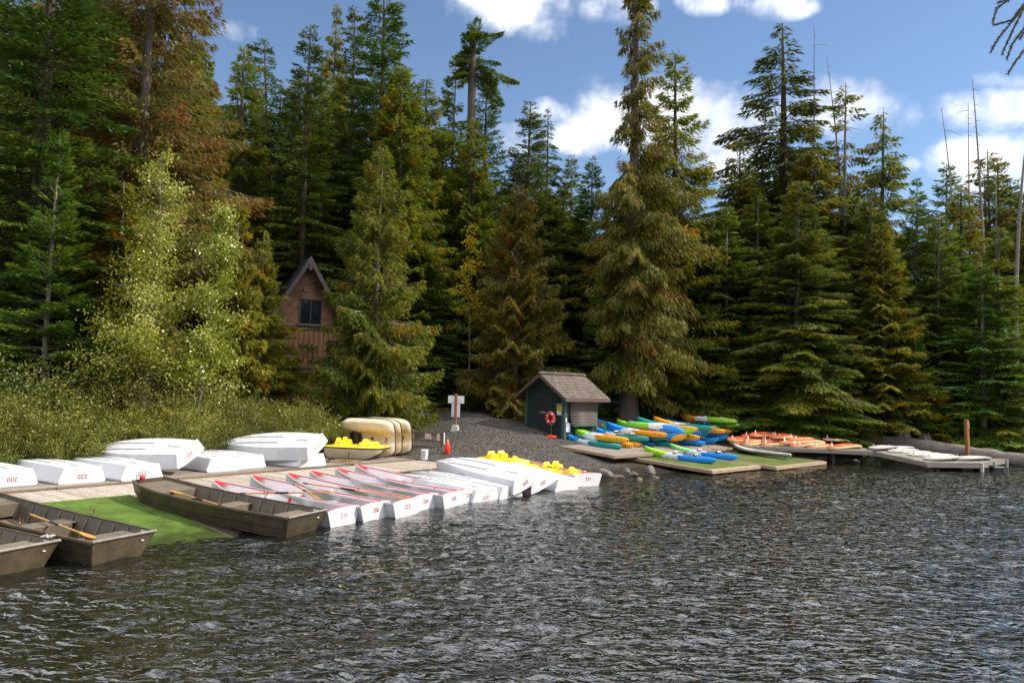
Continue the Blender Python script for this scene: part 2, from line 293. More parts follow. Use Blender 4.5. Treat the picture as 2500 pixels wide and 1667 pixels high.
def make_water():
    rng = np.random.default_rng(5)
    th = np.concatenate([np.linspace(R(-180), R(-38), 40)[:-1], np.linspace(R(-38), R(38), 700)[:-1], np.linspace(R(38), R(180), 40)])
    rr = [3.0]
    while rr[-1] < 7: rr.append(rr[-1] * 1.05)
    while rr[-1] < 72: rr.append(rr[-1] * 1.0036 + .006)
    while rr[-1] < 900: rr.append(rr[-1] * 1.12)
    rr = np.array(rr); T, Q = np.meshgrid(th, rr)
    X = np.sin(T) * Q; Y = np.cos(T) * Q; cell = np.gradient(rr)[:, None] * np.ones_like(T)
    Z = np.zeros_like(X); wind = R(-14); HX = np.zeros_like(X); HY = np.zeros_like(X)
    for i in range(104):
        long = i < 16
        lam = np.exp(rng.uniform(np.log(.8), np.log(2.4))) if long else np.exp(rng.normal(np.log(.50), .45)); lam = max(lam, .15)
        k = 2 * math.pi / lam; a = wind + rng.normal(0, .40 if long else .62)
        slope = (.026 if long else .033) * rng.uniform(.6, 1.35); amp = slope / k
        ph = rng.uniform(0, 6.28); att = np.clip(lam / (cell * 2.0) - .7, 0, 1)
        arg = k * (X * math.sin(a) + Y * math.cos(a)) + ph + 1.4 * np.sin(.13 * X * (1 + .3 * (i % 3)) + .09 * Y * (1 + i % 4) + i)
        env = .75 + .45 * np.sin(.55 * X * math.cos(a * 3 + i) + .5 * Y * math.sin(a * 2 + i) + i * 1.7)      # groups of waves
        w_ = amp * att * env; Z += w_ * np.cos(arg); HX -= .75 * w_ * math.sin(a) * np.sin(arg); HY -= .75 * w_ * math.cos(a) * np.sin(arg)
    # gusts: patches of livelier water
    gust = .82 + .34 * np.sin(.21 * X + .9 * np.sin(.13 * Y)) * np.sin(.17 * Y + 1.3 + .7 * np.sin(.11 * X))
    calm = np.clip((-shore_dist(X, Y) + .3) / 7, .12, 1)
    k_ = gust * calm * np.clip((120 - Q) / 60, 0, 1); Z *= k_; X = X + HX * k_; Y = Y + HY * k_
    nt_, nr = len(th), len(rr); idx = np.arange(nt_ * nr).reshape(nr, nt_)
    F = np.stack([idx[:-1, :-1], idx[1:, :-1], idx[1:, 1:], idx[:-1, 1:]], -1).reshape(-1, 4)
    V = np.stack([X, Y, Z], -1).reshape(-1, 3)
    V = np.concatenate([V, [[0, 0, 0]]]); c = len(V) - 1
    tri = np.stack([np.full(nt_ - 1, c), idx[0, :-1], idx[0, 1:], idx[0, 1:]], -1)
    me = npmesh('lake_water', V, F, smooth=True)
    m = bpy.data.materials.new('lake_water'); m.use_nodes = True; nt = m.node_tree; N = nt.nodes; Lk = nt.links; b = N['Principled BSDF']
    b.inputs['Base Color'].default_value = (.012, .011, .005, 1); b.inputs['Roughness'].default_value = .025; b.inputs['IOR'].default_value = 1.72; b.inputs['Specular IOR Level'].default_value = .5
    tc = N.new('ShaderNodeTexCoord'); mp = N.new('ShaderNodeMapping'); mp.inputs['Rotation'].default_value = (0, 0, R(35)); mp.inputs['Scale'].default_value = (1, 1.9, 1); Lk.new(tc.outputs['Object'], mp.inputs[0])
    n1 = N.new('ShaderNodeTexNoise'); n1.inputs['Scale'].default_value = 3.5; n1.inputs['Detail'].default_value = 2.5; n1.inputs['Roughness'].default_value = .45; n1.inputs['Distortion'].default_value = .5; Lk.new(mp.outputs[0], n1.inputs['Vector'])
    bp = N.new('ShaderNodeBump'); bp.inputs['Strength'].default_value = .8; bp.inputs['Distance'].default_value = .095; Lk.new(n1.outputs['Fac'], bp.inputs['Height']); Lk.new(bp.outputs[0], b.inputs['Normal'])
    n2 = N.new('ShaderNodeTexNoise'); n2.inputs['Scale'].default_value = .25; n2.inputs['Detail'].default_value = 4; Lk.new(tc.outputs['Object'], n2.inputs['Vector'])
    cr = N.new('ShaderNodeValToRGB'); e = cr.color_ramp.elements; e[0].position = .35; e[0].color = (.004, .0048, .004, 1); e[1].position = .7; e[1].color = (.012, .0105, .005, 1); Lk.new(n2.outputs['Fac'], cr.inputs[0]); Lk.new(cr.outputs[0], b.inputs['Base Color'])
    o = link('lake_water', me, m); tag(o, kind='structure')
make_water()
# ------------------------------------------------------------------ trees
BARK = mat('conifer_bark', (.10, .075, .058), .9, .3, 5, .8, 14, spec=.15, stretch=(3, 3, .5))
BARKG = mat('grey_furrowed_bark', (.115, .09, .072), .9, .35, 5, .9, 10, spec=.15, stretch=(4, 4, .4))
BARKP = mat('pale_bark', (.19, .165, .14), .85, .25, 5, .5, 14, spec=.2, stretch=(3, 3, .5))
DEADW = mat('weathered_snag_wood', (.17, .15, .135), .9, .25, 5, .6, 14, spec=.15, stretch=(4, 4, .4))
L_FIR = leaf_mat('fir_needles', [(0, (0.046, 0.071, 0.019)), (.5, (0.078, 0.117, 0.025)), (.85, (0.137, 0.168, 0.027)), (1, (0.275, 0.132, 0.029))], .22)
L_CED = leaf_mat('cedar_sprays', [(0, (0.062, 0.083, 0.015)), (.5, (0.128, 0.151, 0.024)), (.8, (0.213, 0.213, 0.034)), (.9, (0.273, 0.145, 0.029)), (1, (0.360, 0.153, 0.040))], .38, hue=.015)
L_OLD = leaf_mat('browning_cedar_sprays', [(0, (.080, .082, .020)), (.4, (.135, .130, .030)), (.70, (.195, .165, .042)), (.84, (.235, .130, .040)), (1, (.28, .125, .045))], .4, hue=.012)
L_GIA = leaf_mat('olive_cedar_sprays', [(0, (0.068, 0.079, 0.015)), (.5, (0.130, 0.134, 0.024)), (.8, (0.193, 0.176, 0.032)), (.9, (0.231, 0.127, 0.030)), (1, (0.275, 0.121, 0.034))], .4, hue=.012)
L_SPR = leaf_mat('spruce_needles', [(0, (0.054, 0.089, 0.024)), (.5, (0.103, 0.154, 0.029)), (.85, (0.190, 0.221, 0.035)), (1, (0.290, 0.231, 0.040))], .26)
L_YOU = leaf_mat('young_fir_needles', [(0, (0.043, 0.081, 0.018)), (.5, (0.083, 0.137, 0.025)), (1, (0.157, 0.195, 0.031))], .3)
L_YCE = leaf_mat('young_cedar_sprays', [(0, (0.072, 0.088, 0.016)), (.5, (0.143, 0.153, 0.026)), (.82, (0.227, 0.208, 0.036)), (.9, (0.338, 0.137, 0.026)), (1, (0.442, 0.156, 0.026))], .38)
def unit(a): return a / np.maximum(np.linalg.norm(a, axis=-1, keepdims=True), 1e-9)
def tubes_np(starts, rads, n):           # polylines (m,k,3), radii (m,k) -> V,F
    m, k, _ = starts.shape
    d = np.zeros_like(starts); d[:, 1:-1] = starts[:, 2:] - starts[:, :-2]; d[:, 0] = starts[:, 1] - starts[:, 0]; d[:, -1] = starts[:, -1] - starts[:, -2]
    d = unit(d); ref = np.where(np.abs(d[..., 2:3]) > .9, [1., 0, 0], [0, 0, 1.]); a = unit(np.cross(d, ref)); b = np.cross(d, a)
    t = np.arange(n) * 2 * math.pi / n
    V = starts[:, :, None] + (a[:, :, None] * np.cos(t)[None, None, :, None] + b[:, :, None] * np.sin(t)[None, None, :, None]) * rads[:, :, None, None]
    idx = np.arange(m * k * n).reshape(m, k, n); nx = np.roll(idx, -1, 2)
    F = np.stack([idx[:, :-1], nx[:, :-1], nx[:, 1:], idx[:, 1:]], -1).reshape(-1, 4)
    return V.reshape(-1, 3), F
def fronds(P, D, Ln, Wd, rng, fold=.0):
    n = len(P); S = unit(np.cross(D, unit(rng.normal(size=(n, 3)) * .55 + [0, 0, 1.])))
    up = np.cross(S, D)
    Ln = Ln[:, None]; Wd = Wd[:, None]
    V = np.stack([P - S * Wd, P + S * Wd * .6 + D * Ln * .2, P + D * Ln + up * fold * Ln], 1).reshape(-1, 3)
    return V, np.arange(n * 3).reshape(n, 3)
def conifer(seed, H, Rad, base=.12, prof=.8, e_bot=-.1, e_top=.6, droop=.18, upturn=.0, nbr=230, nfr=15000, hang=.1, fl=.30, fw=.045, whorl=True,
            tr=.32, spread=.42, brown=.0, node=.28, lean=0, tipstart=.1, cluster=0, gapseed=None, flatz=.0, trunk_top=1.0, sparse_low=0, dead=0, side=None, width_jit=.35, thin=None, bell=None):
    rng = np.random.default_rng(seed)
    # trunk
    k = 14; zs = np.linspace(0, 1, k); tx = lean * zs ** 2 * H + .012 * H * np.sin(zs * 5 + seed) * zs * .3; ty = .01 * H * np.sin(zs * 4 + seed * 2) * zs * .3
    pts = np.stack([tx, ty, zs * H - .3], -1)[None]
    rad = (tr * (1 - zs * trunk_top * .97) ** .85 + .012)[None]; rad[0, 0] *= 1.5; rad[0, 1] *= 1.06
    TV, TF = tubes_np(pts, rad, 9); VV = [TV]; FF = [TF]; off = len(TV)
    # branches
    u = rng.random(nbr)
    if whorl:
        nw = max(6, nbr // 6); t = (np.floor(np.sort(u) * nw) + .5 + rng.normal(0, .18, nbr)) / nw
    else: t = np.sort(u)
    t = np.clip(t, 0, .995) ** .92
    z = (base + (1 - base) * t) * H
    az = rng.random(nbr) * 2 * math.pi
    L = Rad * ((1 - t) ** prof) * (1 + width_jit * rng.normal(0, .5, nbr)).clip(.35, 1.5) + .12 + .02 * H * (1 - t)
    if side is not None:                  # a crown heavier on one side
        L *= 1 + side[1] * np.cos(az - side[0])
    if sparse_low: L *= np.where(rng.random(nbr) < sparse_low * (1 - t), .35, 1)
    if bell: L *= np.clip((t + bell * .6) / bell, .3, 1)
    if thin: L *= np.where(t > thin[0], thin[1] + (1 - thin[1]) * np.clip((thin[0] + .08 - t) / .08, 0, 1), 1) * np.where((t > thin[0]) & (rng.random(nbr) < thin[2]), .4, 1)
    L = L.clip(.1, None)
    e = e_bot + (e_top - e_bot) * t ** 1.3 + rng.normal(0, .09, nbr)
    hd = np.stack([np.cos(az), np.sin(az), np.zeros(nbr)], -1)
    zrel = z / H; bx = np.interp(zrel, zs, tx); by = np.interp(zrel, zs, ty)
    B = np.stack([bx, by, z - .3], -1)
    def pos(i, s):
        l = L[i]; h = l * s * np.cos(e[i])
        dz = l * (s * np.sin(e[i]) - droop * s ** 2 + upturn * s ** 3.5)
        return B[i] + hd[i] * h[..., None] + np.stack([np.zeros_like(dz), np.zeros_like(dz), dz], -1)
    ii = np.arange(nbr); ss = np.linspace(0, .92, 5)
    BP = np.stack([pos(ii, np.full(nbr, s)) for s in ss], 1)
    br = (.009 + .0085 * L)[:, None] * np.linspace(1, .25, 5)[None]
    bV, bF = tubes_np(BP, br, 3); VV.append(bV); FF.append(bF + off)
    wood = npmesh('trunk', np.concatenate(VV), np.concatenate(FF), smooth=True)
    # foliage
    alive = rng.random(nbr) >= dead * (1 - t * .5)
    w = (L ** 1.55 + .05) * alive; w = w / w.sum()
    bi = rng.choice(nbr, nfr, p=w); s = tipstart + (1 - tipstart) * rng.random(nfr) ** .8
    nn = np.maximum(2, np.round(L[bi] / node)); s = np.clip((np.round(s * nn) + rng.normal(0, .12, nfr)) / nn, .04, 1.0)
    P = pos(bi, s); P2 = pos(bi, np.minimum(s + .05, 1.06)); along = unit(P2 - P)
    sd = np.cross(along, [0, 0, 1.]); sd = unit(sd) * np.where(rng.random(nfr) < .5, -1, 1)[:, None]
    tl = (spread * L[bi] * (1 - s) ** .8 + .16) * rng.uniform(.6, 1.1, nfr)
    rr = rng.random(nfr) ** .8
    tdir = unit(sd * .85 + along * .62 + rng.normal(0, .10, (nfr, 3)))
    P = P + tdir * (tl * rr)[:, None]
    P[:, 2] += -hang * (tl * rr) * .9 + rng.normal(0, .02 + flatz, nfr)
    dr = unit(tdir * .75 + along * .5 + np.array([0, 0, -1.]) * hang * rng.uniform(.5, 1.5, nfr)[:, None] + rng.normal(0, .16, (nfr, 3)))
    ln = fl * rng.uniform(.55, 1.25, nfr); V, F = fronds(P, dr, ln, fw * rng.uniform(.7, 1.3, nfr), rng, .06)
    bt = rng.random(nbr); tint = .12 + .5 * bt[bi] + .22 * rng.random(nfr) + .12 * s
    if brown: 
        bb = rng.random(nbr) < brown; cl = (np.sin(P[:, 0] * 2.1 + seed) * np.sin(P[:, 1] * 1.9) * np.sin(P[:, 2] * 1.6 + seed)) > .62 - brown
        tint = np.where((bb[bi] & (rng.random(nfr) < .55)) | (cl & (rng.random(nfr) < .5)), rng.uniform(.84, 1, nfr), np.minimum(tint, .82))
    else: tint = np.minimum(tint, .96)
    crown = npmesh('crown', V, F, np.repeat(tint, 3))
    return wood, crown
PROTO = {}
def P(kind, v):
    k = (kind, v)
    if k in PROTO: return PROTO[k]
    s = 101 * v + {'fir': 1, 'cedar': 2, 'old': 3, 'hem': 4, 'spruce': 5, 'young': 6, 'ycedar': 7, 'spire': 8, 'sparse': 9, 'snag': 10, 'giant': 11, 'tuft': 12, 'broken': 13, 'front': 14, 'spruceh': 15}[kind]
    if kind == 'fir': H = 26; a = conifer(s, H, 3.0, .08, .60, -.25, .45, .10, .04, 330, 62000, .12, .28, .058, True, .34, .42, node=.26, width_jit=.42); m = (BARK, L_FIR)
    elif kind == 'cedar': H = 24; a = conifer(s, H, 3.7, .03, .70, -.28, .55, .22, .16, 350, 72000, .75, .34, .056, False, .36, .40, brown=.03, node=.22, flatz=.04); m = (BARK, L_CED)
    elif kind == 'old': H = 30; a = conifer(s, H, 5.6, .04, .52, -.30, .35, .26, .20, 360, 100000, .85, .42, .058, False, .5, .38, brown=.07, node=.28, flatz=.07, width_jit=.5); m = (BARKP, L_OLD)
    elif kind == 'hem': H = 30; a = conifer(s, H, 5.4, .12, .84, -.10, .25, .24, .0, 260, 84000, .45, .34, .055, True, .42, .36, node=.24, side=(math.pi, .18), width_jit=.4); m = (BARK, L_FIR)
    elif kind == 'spruce': H = 20; a = conifer(s, H, 3.2, .05, .74, -.22, .55, .14, .06, 310, 66000, .38, .28, .050, True, .22, .42, node=.22, width_jit=.45); m = (BARKP, L_SPR)
    elif kind == 'spruceh': H = 20; a = conifer(s, H, 3.0, .20, .70, -.25, .5, .14, .06, 290, 60000, .40, .28, .050, True, .22, .42, node=.22, width_jit=.5); m = (BARKP, L_SPR)
    elif kind == 'young': H = 12; a = conifer(s, H, 2.2, .03, .85, .0, .85, .08, .05, 200, 42000, .18, .20, .034, True, .12, .44, node=.18, width_jit=.3); m = (BARKP, L_YOU)
    elif kind == 'ycedar': H = 10; a = conifer(s, H, 1.8, .02, .80, -.2, .6, .2, .14, 160, 36000, .8, .24, .040, False, .11, .38, brown=.08, node=.16, flatz=.03); m = (BARKP, L_YCE)
    elif kind == 'front': H = 15; a = conifer(s, H, 3.8, .05, .70, -.22, .7, .24, .2, 270, 84000, .85, .30, .050, False, .26, .38, brown=.03, node=.2, flatz=.04, width_jit=.4); m = (BARKP, L_YCE)
    elif kind == 'spire': H = 24; a = conifer(s, H, 2.7, .12, .62, -.35, .2, .18, .08, 250, 38000, .8, .34, .060, False, .3, .38, brown=.06, node=.26, width_jit=.5, sparse_low=.3); m = (BARK, L_CED)
    elif kind == 'sparse': H = 24; a = conifer(s, H, 2.9, .2, .55, -.3, .2, .16, .06, 130, 20000, .5, .34, .060, False, .3, .38, brown=.12, node=.28, width_jit=.6, dead=.3); m = (DEADW, L_CED)
    elif kind == 'giant': H = 38; a = conifer(s, H, 2.95, .105, .12, -.45, .15, .30, .18, 300, 84000, 1.0, .42, .056, False, .58, .40, brown=.06, node=.30, flatz=.10, width_jit=.85, side=(.2, .3), thin=(.40, .48, .4), bell=.16); m = (BARKG, L_GIA)
    elif kind == 'tuft': H = 28; a = conifer(s, H, 1.45, .87, .35, -.35, .7, .10, .04, 60, 12000, .2, .28, .055, False, .42, .42, node=.22, width_jit=.7, side=(0, .45), trunk_top=.45); m = (BARKG, L_FIR)
    elif kind == 'broken': H = 22; a = conifer(s, H, 2.7, .12, .45, -.3, .2, .12, .05, 220, 40000, .15, .28, .058, True, .3, .42, node=.26, lean=-.05, width_jit=.6, side=(math.pi, .5)); m = (BARK, L_FIR)
    PROTO[k] = (H, a, m); return PROTO[k]
def tree(name, kind, v, px, top, D, rad=None, label='', group=None, base=None, rz=None, lean=0):
    H0, (wood, crown), (mb, ml) = P(kind, v)
    g = UD(px, 950, D); x, y = g.x, g.y; z0 = gz(x, y) if base is None else base
    tp = UD(px, top, D); H = tp.z - z0; sz = H / H0
    sx = sz if rad is None else rad
    rnd = random.Random(int(px * 7 + D * 13 + top)); a = rnd.uniform(0, 6.28) if rz is None else rz
    o = empty(name, (x, y, z0 - .05), a, label, 'tree', group)
    o.scale = (sx, sx, sz); o.rotation_euler = (0, lean, a) if lean else (0, 0, a)
    link('trunk', wood, mb, o); link('crown', crown, ml, o)
    return o
def snag(px, top, D, r0, label, base=None, bend=0, seed=0, stubs=18, tuft=False, name='dead_snag', group='bare dead snags'):
    g = UD(px, 950, D); z0 = gz(g.x, g.y); H = UD(px, top, D).z - z0; rng = random.Random(seed)
    o = empty(name, (g.x, g.y, z0 - .1), 0, label, 'tree', group)
    mb = MB(); n = 16; pts = []
    for i in range(n):
        t = i / (n - 1); pts.append((bend * t ** 3 * H * .05 + .02 * math.sin(t * 9 + seed) * r0 * 3, .02 * math.cos(t * 7), t * H))
    mb.tube(pts, [max(.018, r0 * (1 - t / (n - 1) * .93)) for t in range(n)], 8)
    for i in range(stubs):
        t = rng.uniform(.35, .98); a = rng.uniform(0, 6.28); L = rng.uniform(.15, .5) if rng.random() < .75 else rng.uniform(.6, 1.5)
        j = t * (n - 1); k = int(j); p = Vector(pts[k]).lerp(Vector(pts[min(k + 1, n - 1)]), j - k)
        d = Vector((math.cos(a), math.sin(a), rng.uniform(-.6, .2)))
        mb.tube([p, p + d * L * .5, p + d * L + Vector((0, 0, -L * .15))], [.022, .014, .005], 4)
    mb.build('trunk', DEADW, o, autosmooth=.8)
    return o
G_BACK = 'conifers crowded behind the front rank'
# front rank and named trees: px at the trunk, top pixel, distance
T = [
 ('fir_tree', 'fir', 1, 70, -420, 33, 1.25, 'huge dark fir filling the left edge of the picture'),
 ('cedar_tree', 'old', 1, 315, -380, 38, .86, 'huge rusty brown cedar rising out of frame above the bright cottonwood'),
 ('cedar_tree', 'old', 2, 205, -250, 43, .9, 'tall brown cedar between the edge fir and the rusty cedar'),
 ('cedar_tree', 'spire', 1, 425, -60, 47, .9, 'pointed brown cedar top just right of the rusty cedar'),
 ('fir_tree', 'young', 1, 105, 300, 30.5, None, 'young bright green fir with slim pale trunk at far left'),
 ('cedar_tree', 'ycedar', 2, 275, 420, 33, 1.2, 'slim young green cedar left behind the bright cottonwood'),
 ('cedar_tree', 'cedar', 1, 560, 105, 52, .95, 'dark cedar with bushy top left of the bent fir'),
 ('fir_tree', 'broken', 1, 645, 85, 58, 1.0, 'fir with its broken top bent over to the left'),
 ('fir_tree', 'fir', 2, 722, 50, 50, .92, 'dark fir with blunt top above the boathouse roof'),
 ('fir_tree', 'spire', 2, 785, -8, 60, .62, 'thin spiky spruce top between two dark firs'),
 ('fir_tree', 'fir', 3, 832, 8, 56, .85, 'dark fir with even pointed top left of the tallest fir'),
 ('fir_tree', 'fir', 4, 905, -75, 54, 1.15, 'tallest dark fir with long upper boughs reaching right'),
 ('cedar_tree', 'cedar', 2, 955, 150, 52, 1.15, 'broad olive cedar with thin pointed top right of tallest fir'),
 ('cedar_tree', 'cedar', 3, 1020, 185, 56, 1.05, 'olive cedar whose slim top stands against the sky'),
 ('fir_tree', 'spruce', 1, 1088, 125, 60, 1.0, 'pointed fir immediately left of the tufted spar'),
 ('cedar_tree', 'cedar', 3, 1138, 285, 56, .9, 'pointed olive cedar hiding the foot of the tufted spar'),
 ('fir_tree', 'tuft', 1, 1132, 62, 58, None, 'tall bare spar with only a tuft of boughs at its top'),
 ('fir_tree', 'fir', 1, 1168, 185, 62, .95, 'rounded fir immediately right of the tufted spar'),
 ('fir_tree', 'fir', 2, 1275, 240, 58, .95, 'fir with blunt double top in the middle of the skyline'),
 ('fir_tree', 'hem', 1, 1322, 255, 66, .62, 'narrow fir with drooping tip beside the blunt double-topped fir'),
 ('fir_tree', 'spruce', 2, 1385, 370, 66, .95, 'small pointed spruce low on the skyline left of giant tree'),
 ('fir_tree', 'spruce', 3, 1437, 372, 60, .95, 'small leafy fir top touching the left boughs of the giant tree'),
 ('cedar_tree', 'giant', 1, 1537, -240, 48, .84, 'giant bare-spired cedar with massive grey trunk right of green hut'),
 ('cedar_tree', 'cedar', 1, 1640, 118, 52, 1.08, 'second leader cedar leaning close against the giant tree'),
 ('hemlock_tree', 'hem', 1, 1905, 45, 60, 1.5, 'dark layered hemlock standing clear against the white cloud'),
 ('cedar_tree', 'sparse', 1, 2062, 190, 56, .95, 'sparse cedar with ragged crown below a bent bare tip'),
 ('cedar_tree', 'spire', 1, 2155, 262, 56, 1.1, 'slender dark cedar spire right of the ragged sparse cedar'),
 ('fir_tree', 'spruce', 1, 2240, 425, 62, .85, 'small spruce top in the gap between spire and snags'),
 ('fir_tree', 'spruce', 2, 2312, 388, 60, 1.1, 'dark spruce just left of the paired snags'),
 ('fir_tree', 'sparse', 1, 2420, 355, 62, 1.1, 'thin half-dead fir behind the tall right-hand snags'),
 ('fir_tree', 'fir', 2, 2475, 430, 66, 1.1, 'dark fir at the right edge behind the last snag'),
 ('cedar_tree', 'front', 1, 912, 345, 41.5, .80, 'sunlit golden green cedar in front of the boathouse'),
 ('cedar_tree', 'front', 2, 1255, 440, 47.5, .85, 'green cedar with drooping sprays behind the small hut'),
 ('cedar_tree', 'cedar', 2, 1125, 380, 66, 1.1, 'shaded olive cedar between the golden cedar and the hut'),
 ('cedar_tree', 'cedar', 1, 1395, 520, 60, .9, 'dim cedar filling the gap left of the giant trunk'),
 ('cedar_tree', 'ycedar', 1, 562, 465, 38, .95, 'slim young cedar nearest the cottonwood with orange flecks'),
 ('cedar_tree', 'ycedar', 2, 628, 545, 40, .78, 'slim young cedar with pale stem before the boathouse roof'),
 ('fir_tree', 'young', 2, 733, 420, 61, 1.0, 'slim fir with pale leader behind the boathouse ridge'),
 ('fir_tree', 'young', 1, 665, 425, 60, 1.0, 'slender dark fir sapling behind left side of boathouse'),
 ('fir_tree', 'spruceh', 1, 1845, 470, 54, 1.1, 'broad green spruce at left of the pale-stemmed spruce'),
 ('fir_tree', 'spruceh', 2, 1945, 430, 49.5, 1.15, 'spruce with long pale bare stem above the paddle boards'),
 ('fir_tree', 'spruceh', 1, 2000, 560, 52, 1.1, 'shorter spruce close right of the pale-stemmed spruce'),
 ('fir_tree', 'spruceh', 2, 2092, 490, 56, 1.2, 'drooping green spruce above the yellow shrubs'),
 ('fir_tree', 'spruce', 2, 1760, 520, 55, 1.0, 'dark spruce in the shade right of the giant tree'),
 ('fir_tree', 'fir', 2, 2185, 620, 57, .9, 'shaded fir behind the yellow shrubs'),
 ('fir_tree', 'spruce', 1, 2330, 560, 55, 1.2, 'heavy spruce overhanging the shore left of the bare trunks'),
 ('fir_tree', 'young', 1, 2235, 810, 50, .95, 'small drooping young fir by the driftwood log'),
 ('cedar_tree', 'ycedar', 1, 2268, 890, 50, 1.0, 'small yellow-green cedar above the old stumps'),
 ('fir_tree', 'fir', 3, 2412, 420, 61, 1.0, 'big bare-trunked fir on the right shore with spreading roots'),
 ('fir_tree', 'fir', 1, 2440, 380, 63, 1.0, 'second bare-trunked fir just behind the rooted one'),
 ('fir_tree', 'fir', 1, 2520, 480, 64, 1.1, 'dark fir at the far right edge of the shore'),
 ('cedar_tree', 'spire', 1, 1800, 330, 56, 1.0, 'brownish cedar in front of the lower hemlock boughs'),
 ('cedar_tree', 'spire', 2, 1985, 290, 55, 1.05, 'thin brown cedar below the tall bare pole'),
 ('cedar_tree', 'cedar', 2, 20, 330, 36, .8, 'dim cedar in the shade at extreme left'),
 ('cedar_tree', 'cedar', 3, 460, 250, 46, .85, 'dark cedar behind the cottonwood crown'),
]
USED = {}
def near_label(kind, px, D):                 # names a background tree by the named tree it shows beside
    q = min(T, key=lambda t: abs(t[3] - px)); w = q[7].split(); dx = px - q[3]
    pos = 'left of' if dx < -9 else 'right of' if dx > 9 else 'straight behind'
    lab = ' '.join((kind + ' ' + pos + ' ' + ' '.join(w)).split()[:16])
    return lab
for i, (nm, kd, v, px, top, D, rad, lab) in enumerate(T):
    tree(nm, kd, v, px, top, D, rad, lab, 'trees along the lake shore', rz=0 if kd in ('tuft', 'giant', 'hem', 'broken') else None)
rb = random.Random(8)
skyline = [(-200, -300), (150, -150), (450, 60), (520, 180), (620, 170), (700, 130), (900, 60), (1000, 240), (1100, 260), (1230, 340), (1320, 350), (1400, 440), (1480, 420), (1600, 330), (1700, 480), (1780, 440), (1850, 300), (1960, 330), (2080, 330), (2200, 520), (2300, 500), (2420, 480), (2520, 460), (2750, 400)]
for i in range(64):
    px = -160 + i * 45 + rb.uniform(-14, 14); row = i % 3; D = (60, 70, 82)[row] + rb.uniform(-3, 3)
    if px < 500: D -= 12
    top = float(np.interp(px, [s[0] for s in skyline], [s[1] for s in skyline])) + rb.uniform(60, 190) - row * 20
    if 500 < px < 1200 and D < 57: D += 8
    kd, v = rb.choice([('fir', 2), ('fir', 3), ('fir', 2), ('spruce', 3), ('cedar', 1), ('cedar', 2), ('spruce', 2), ('fir', 1)])
    tree('fir_tree' if kd != 'cedar' else 'cedar_tree', kd, v, px, top, D, rb.uniform(.95, 1.25), near_label(('background', 'farther', 'farthest')[row] + ' conifer', px, D), G_BACK)
# infill: the wood is continuous down to the ground
ri = random.Random(31)
for i in range(46):
    px = -60 + i * 57 + ri.uniform(-20, 20); D = ri.uniform(50, 59)
    if px < 560: D -= 9
    if 560 < px < 900: D = ri.uniform(62, 68)
    if 1050 < px < 1120 or 1320 < px < 1490: D = ri.uniform(64, 68)
    top = ri.uniform(430, 640) + (120 if 1250 < px < 1500 else 0)
    if px < 500: top -= 160
    kd, v = ri.choice([('cedar', 1), ('cedar', 2), ('spruce', 1), ('spruce', 2), ('cedar', 3), ('spruce', 3), ('fir', 4)])
    tree('fir_tree' if kd != 'cedar' else 'cedar_tree', kd, v, px, top, D, ri.uniform(.9, 1.15), near_label('understory conifer', px, D), 'understory conifers')
for i in range(34):
    px = 430 + i * 62 + ri.uniform(-24, 24); D = ri.uniform(63, 72); top = float(np.interp(px, [s[0] for s in skyline], [s[1] for s in skyline])) + ri.uniform(10, 110)
    kd, v = ri.choice([('fir', 1), ('fir', 3), ('spruce', 2), ('spire', 1), ('fir', 2), ('hem', 1)])
    tree('fir_tree', kd, v, px, top, D, ri.uniform(.62, .85), near_label('slim conifer', px, D), 'slim conifers behind the shore trees')
snag(1985, 62, 58, .2, 'tall straight bare pole right of the dark hemlock', seed=1, stubs=26)
snag(2064, 138, 56.5, .22, 'bare snag with bent tip rising from the ragged cedar', bend=-1, seed=2, stubs=30)
snag(2370, 248, 59, .16, 'thinner right-hand snag of the close pair', seed=3, stubs=26)
snag(2345, 262, 58, .2, 'forked left-hand snag of the close pair', bend=-1, seed=4, stubs=30)
snag(2408, 190, 57, .24, 'tall snag with crooked tip right of the close pair', bend=-.6, seed=5, stubs=34)
snag(2436, 405, 60, .3, 'short thick broken snag beside the crooked-tipped one', seed=6, stubs=16)
snag(2478, 205, 56, .27, 'thick leaning snag at the right edge', bend=1.2, seed=7, stubs=22)
snag(2158, 258, 56.3, .12, 'thin dead spike beside the slender cedar spire', seed=8, stubs=14)
# ------------------------------------------------------------------ broadleaf trees and shrubs
L_COT = leaf_mat('cottonwood_leaves', [(0, (.095, .125, .016)), (.5, (.205, .235, .034)), (.8, (.36, .36, .10)), (1, (.60, .59, .34))], .45, .3, hue=.012, spec=.6)
L_WIL = leaf_mat('willow_leaves', [(0, (.058, .072, .012)), (.45, (.115, .128, .024)), (.78, (.20, .20, .042)), (.93, (.28, .24, .04)), (1, (.40, .25, .025))], .35, .42, hue=.02, val=.25, spec=.5)
L_BRI = leaf_mat('bright_willow_leaves', [(0, (.12, .14, .022)), (.5, (.21, .21, .035)), (.85, (.36, .34, .09)), (1, (.45, .30, .03))], .4, .38, hue=.012, spec=.6)
L_YEL = leaf_mat('yellow_autumn_leaves', [(0, (.16, .15, .015)), (.5, (.33, .26, .02)), (1, (.48, .33, .03))], .4, hue=.015)
L_HUC = leaf_mat('huckleberry_leaves', [(0, (.045, .052, .012)), (.5, (.085, .085, .018)), (.8, (.15, .115, .02)), (1, (.26, .10, .02))], .35, hue=.02, val=.25)
L_SAG = leaf_mat('silvery_shrub_leaves', [(0, (.08, .095, .05)), (.6, (.15, .165, .09)), (1, (.26, .27, .16))], .3)
STEM = mat('shrub_stems', (.14, .10, .06), .8, .25, 8)
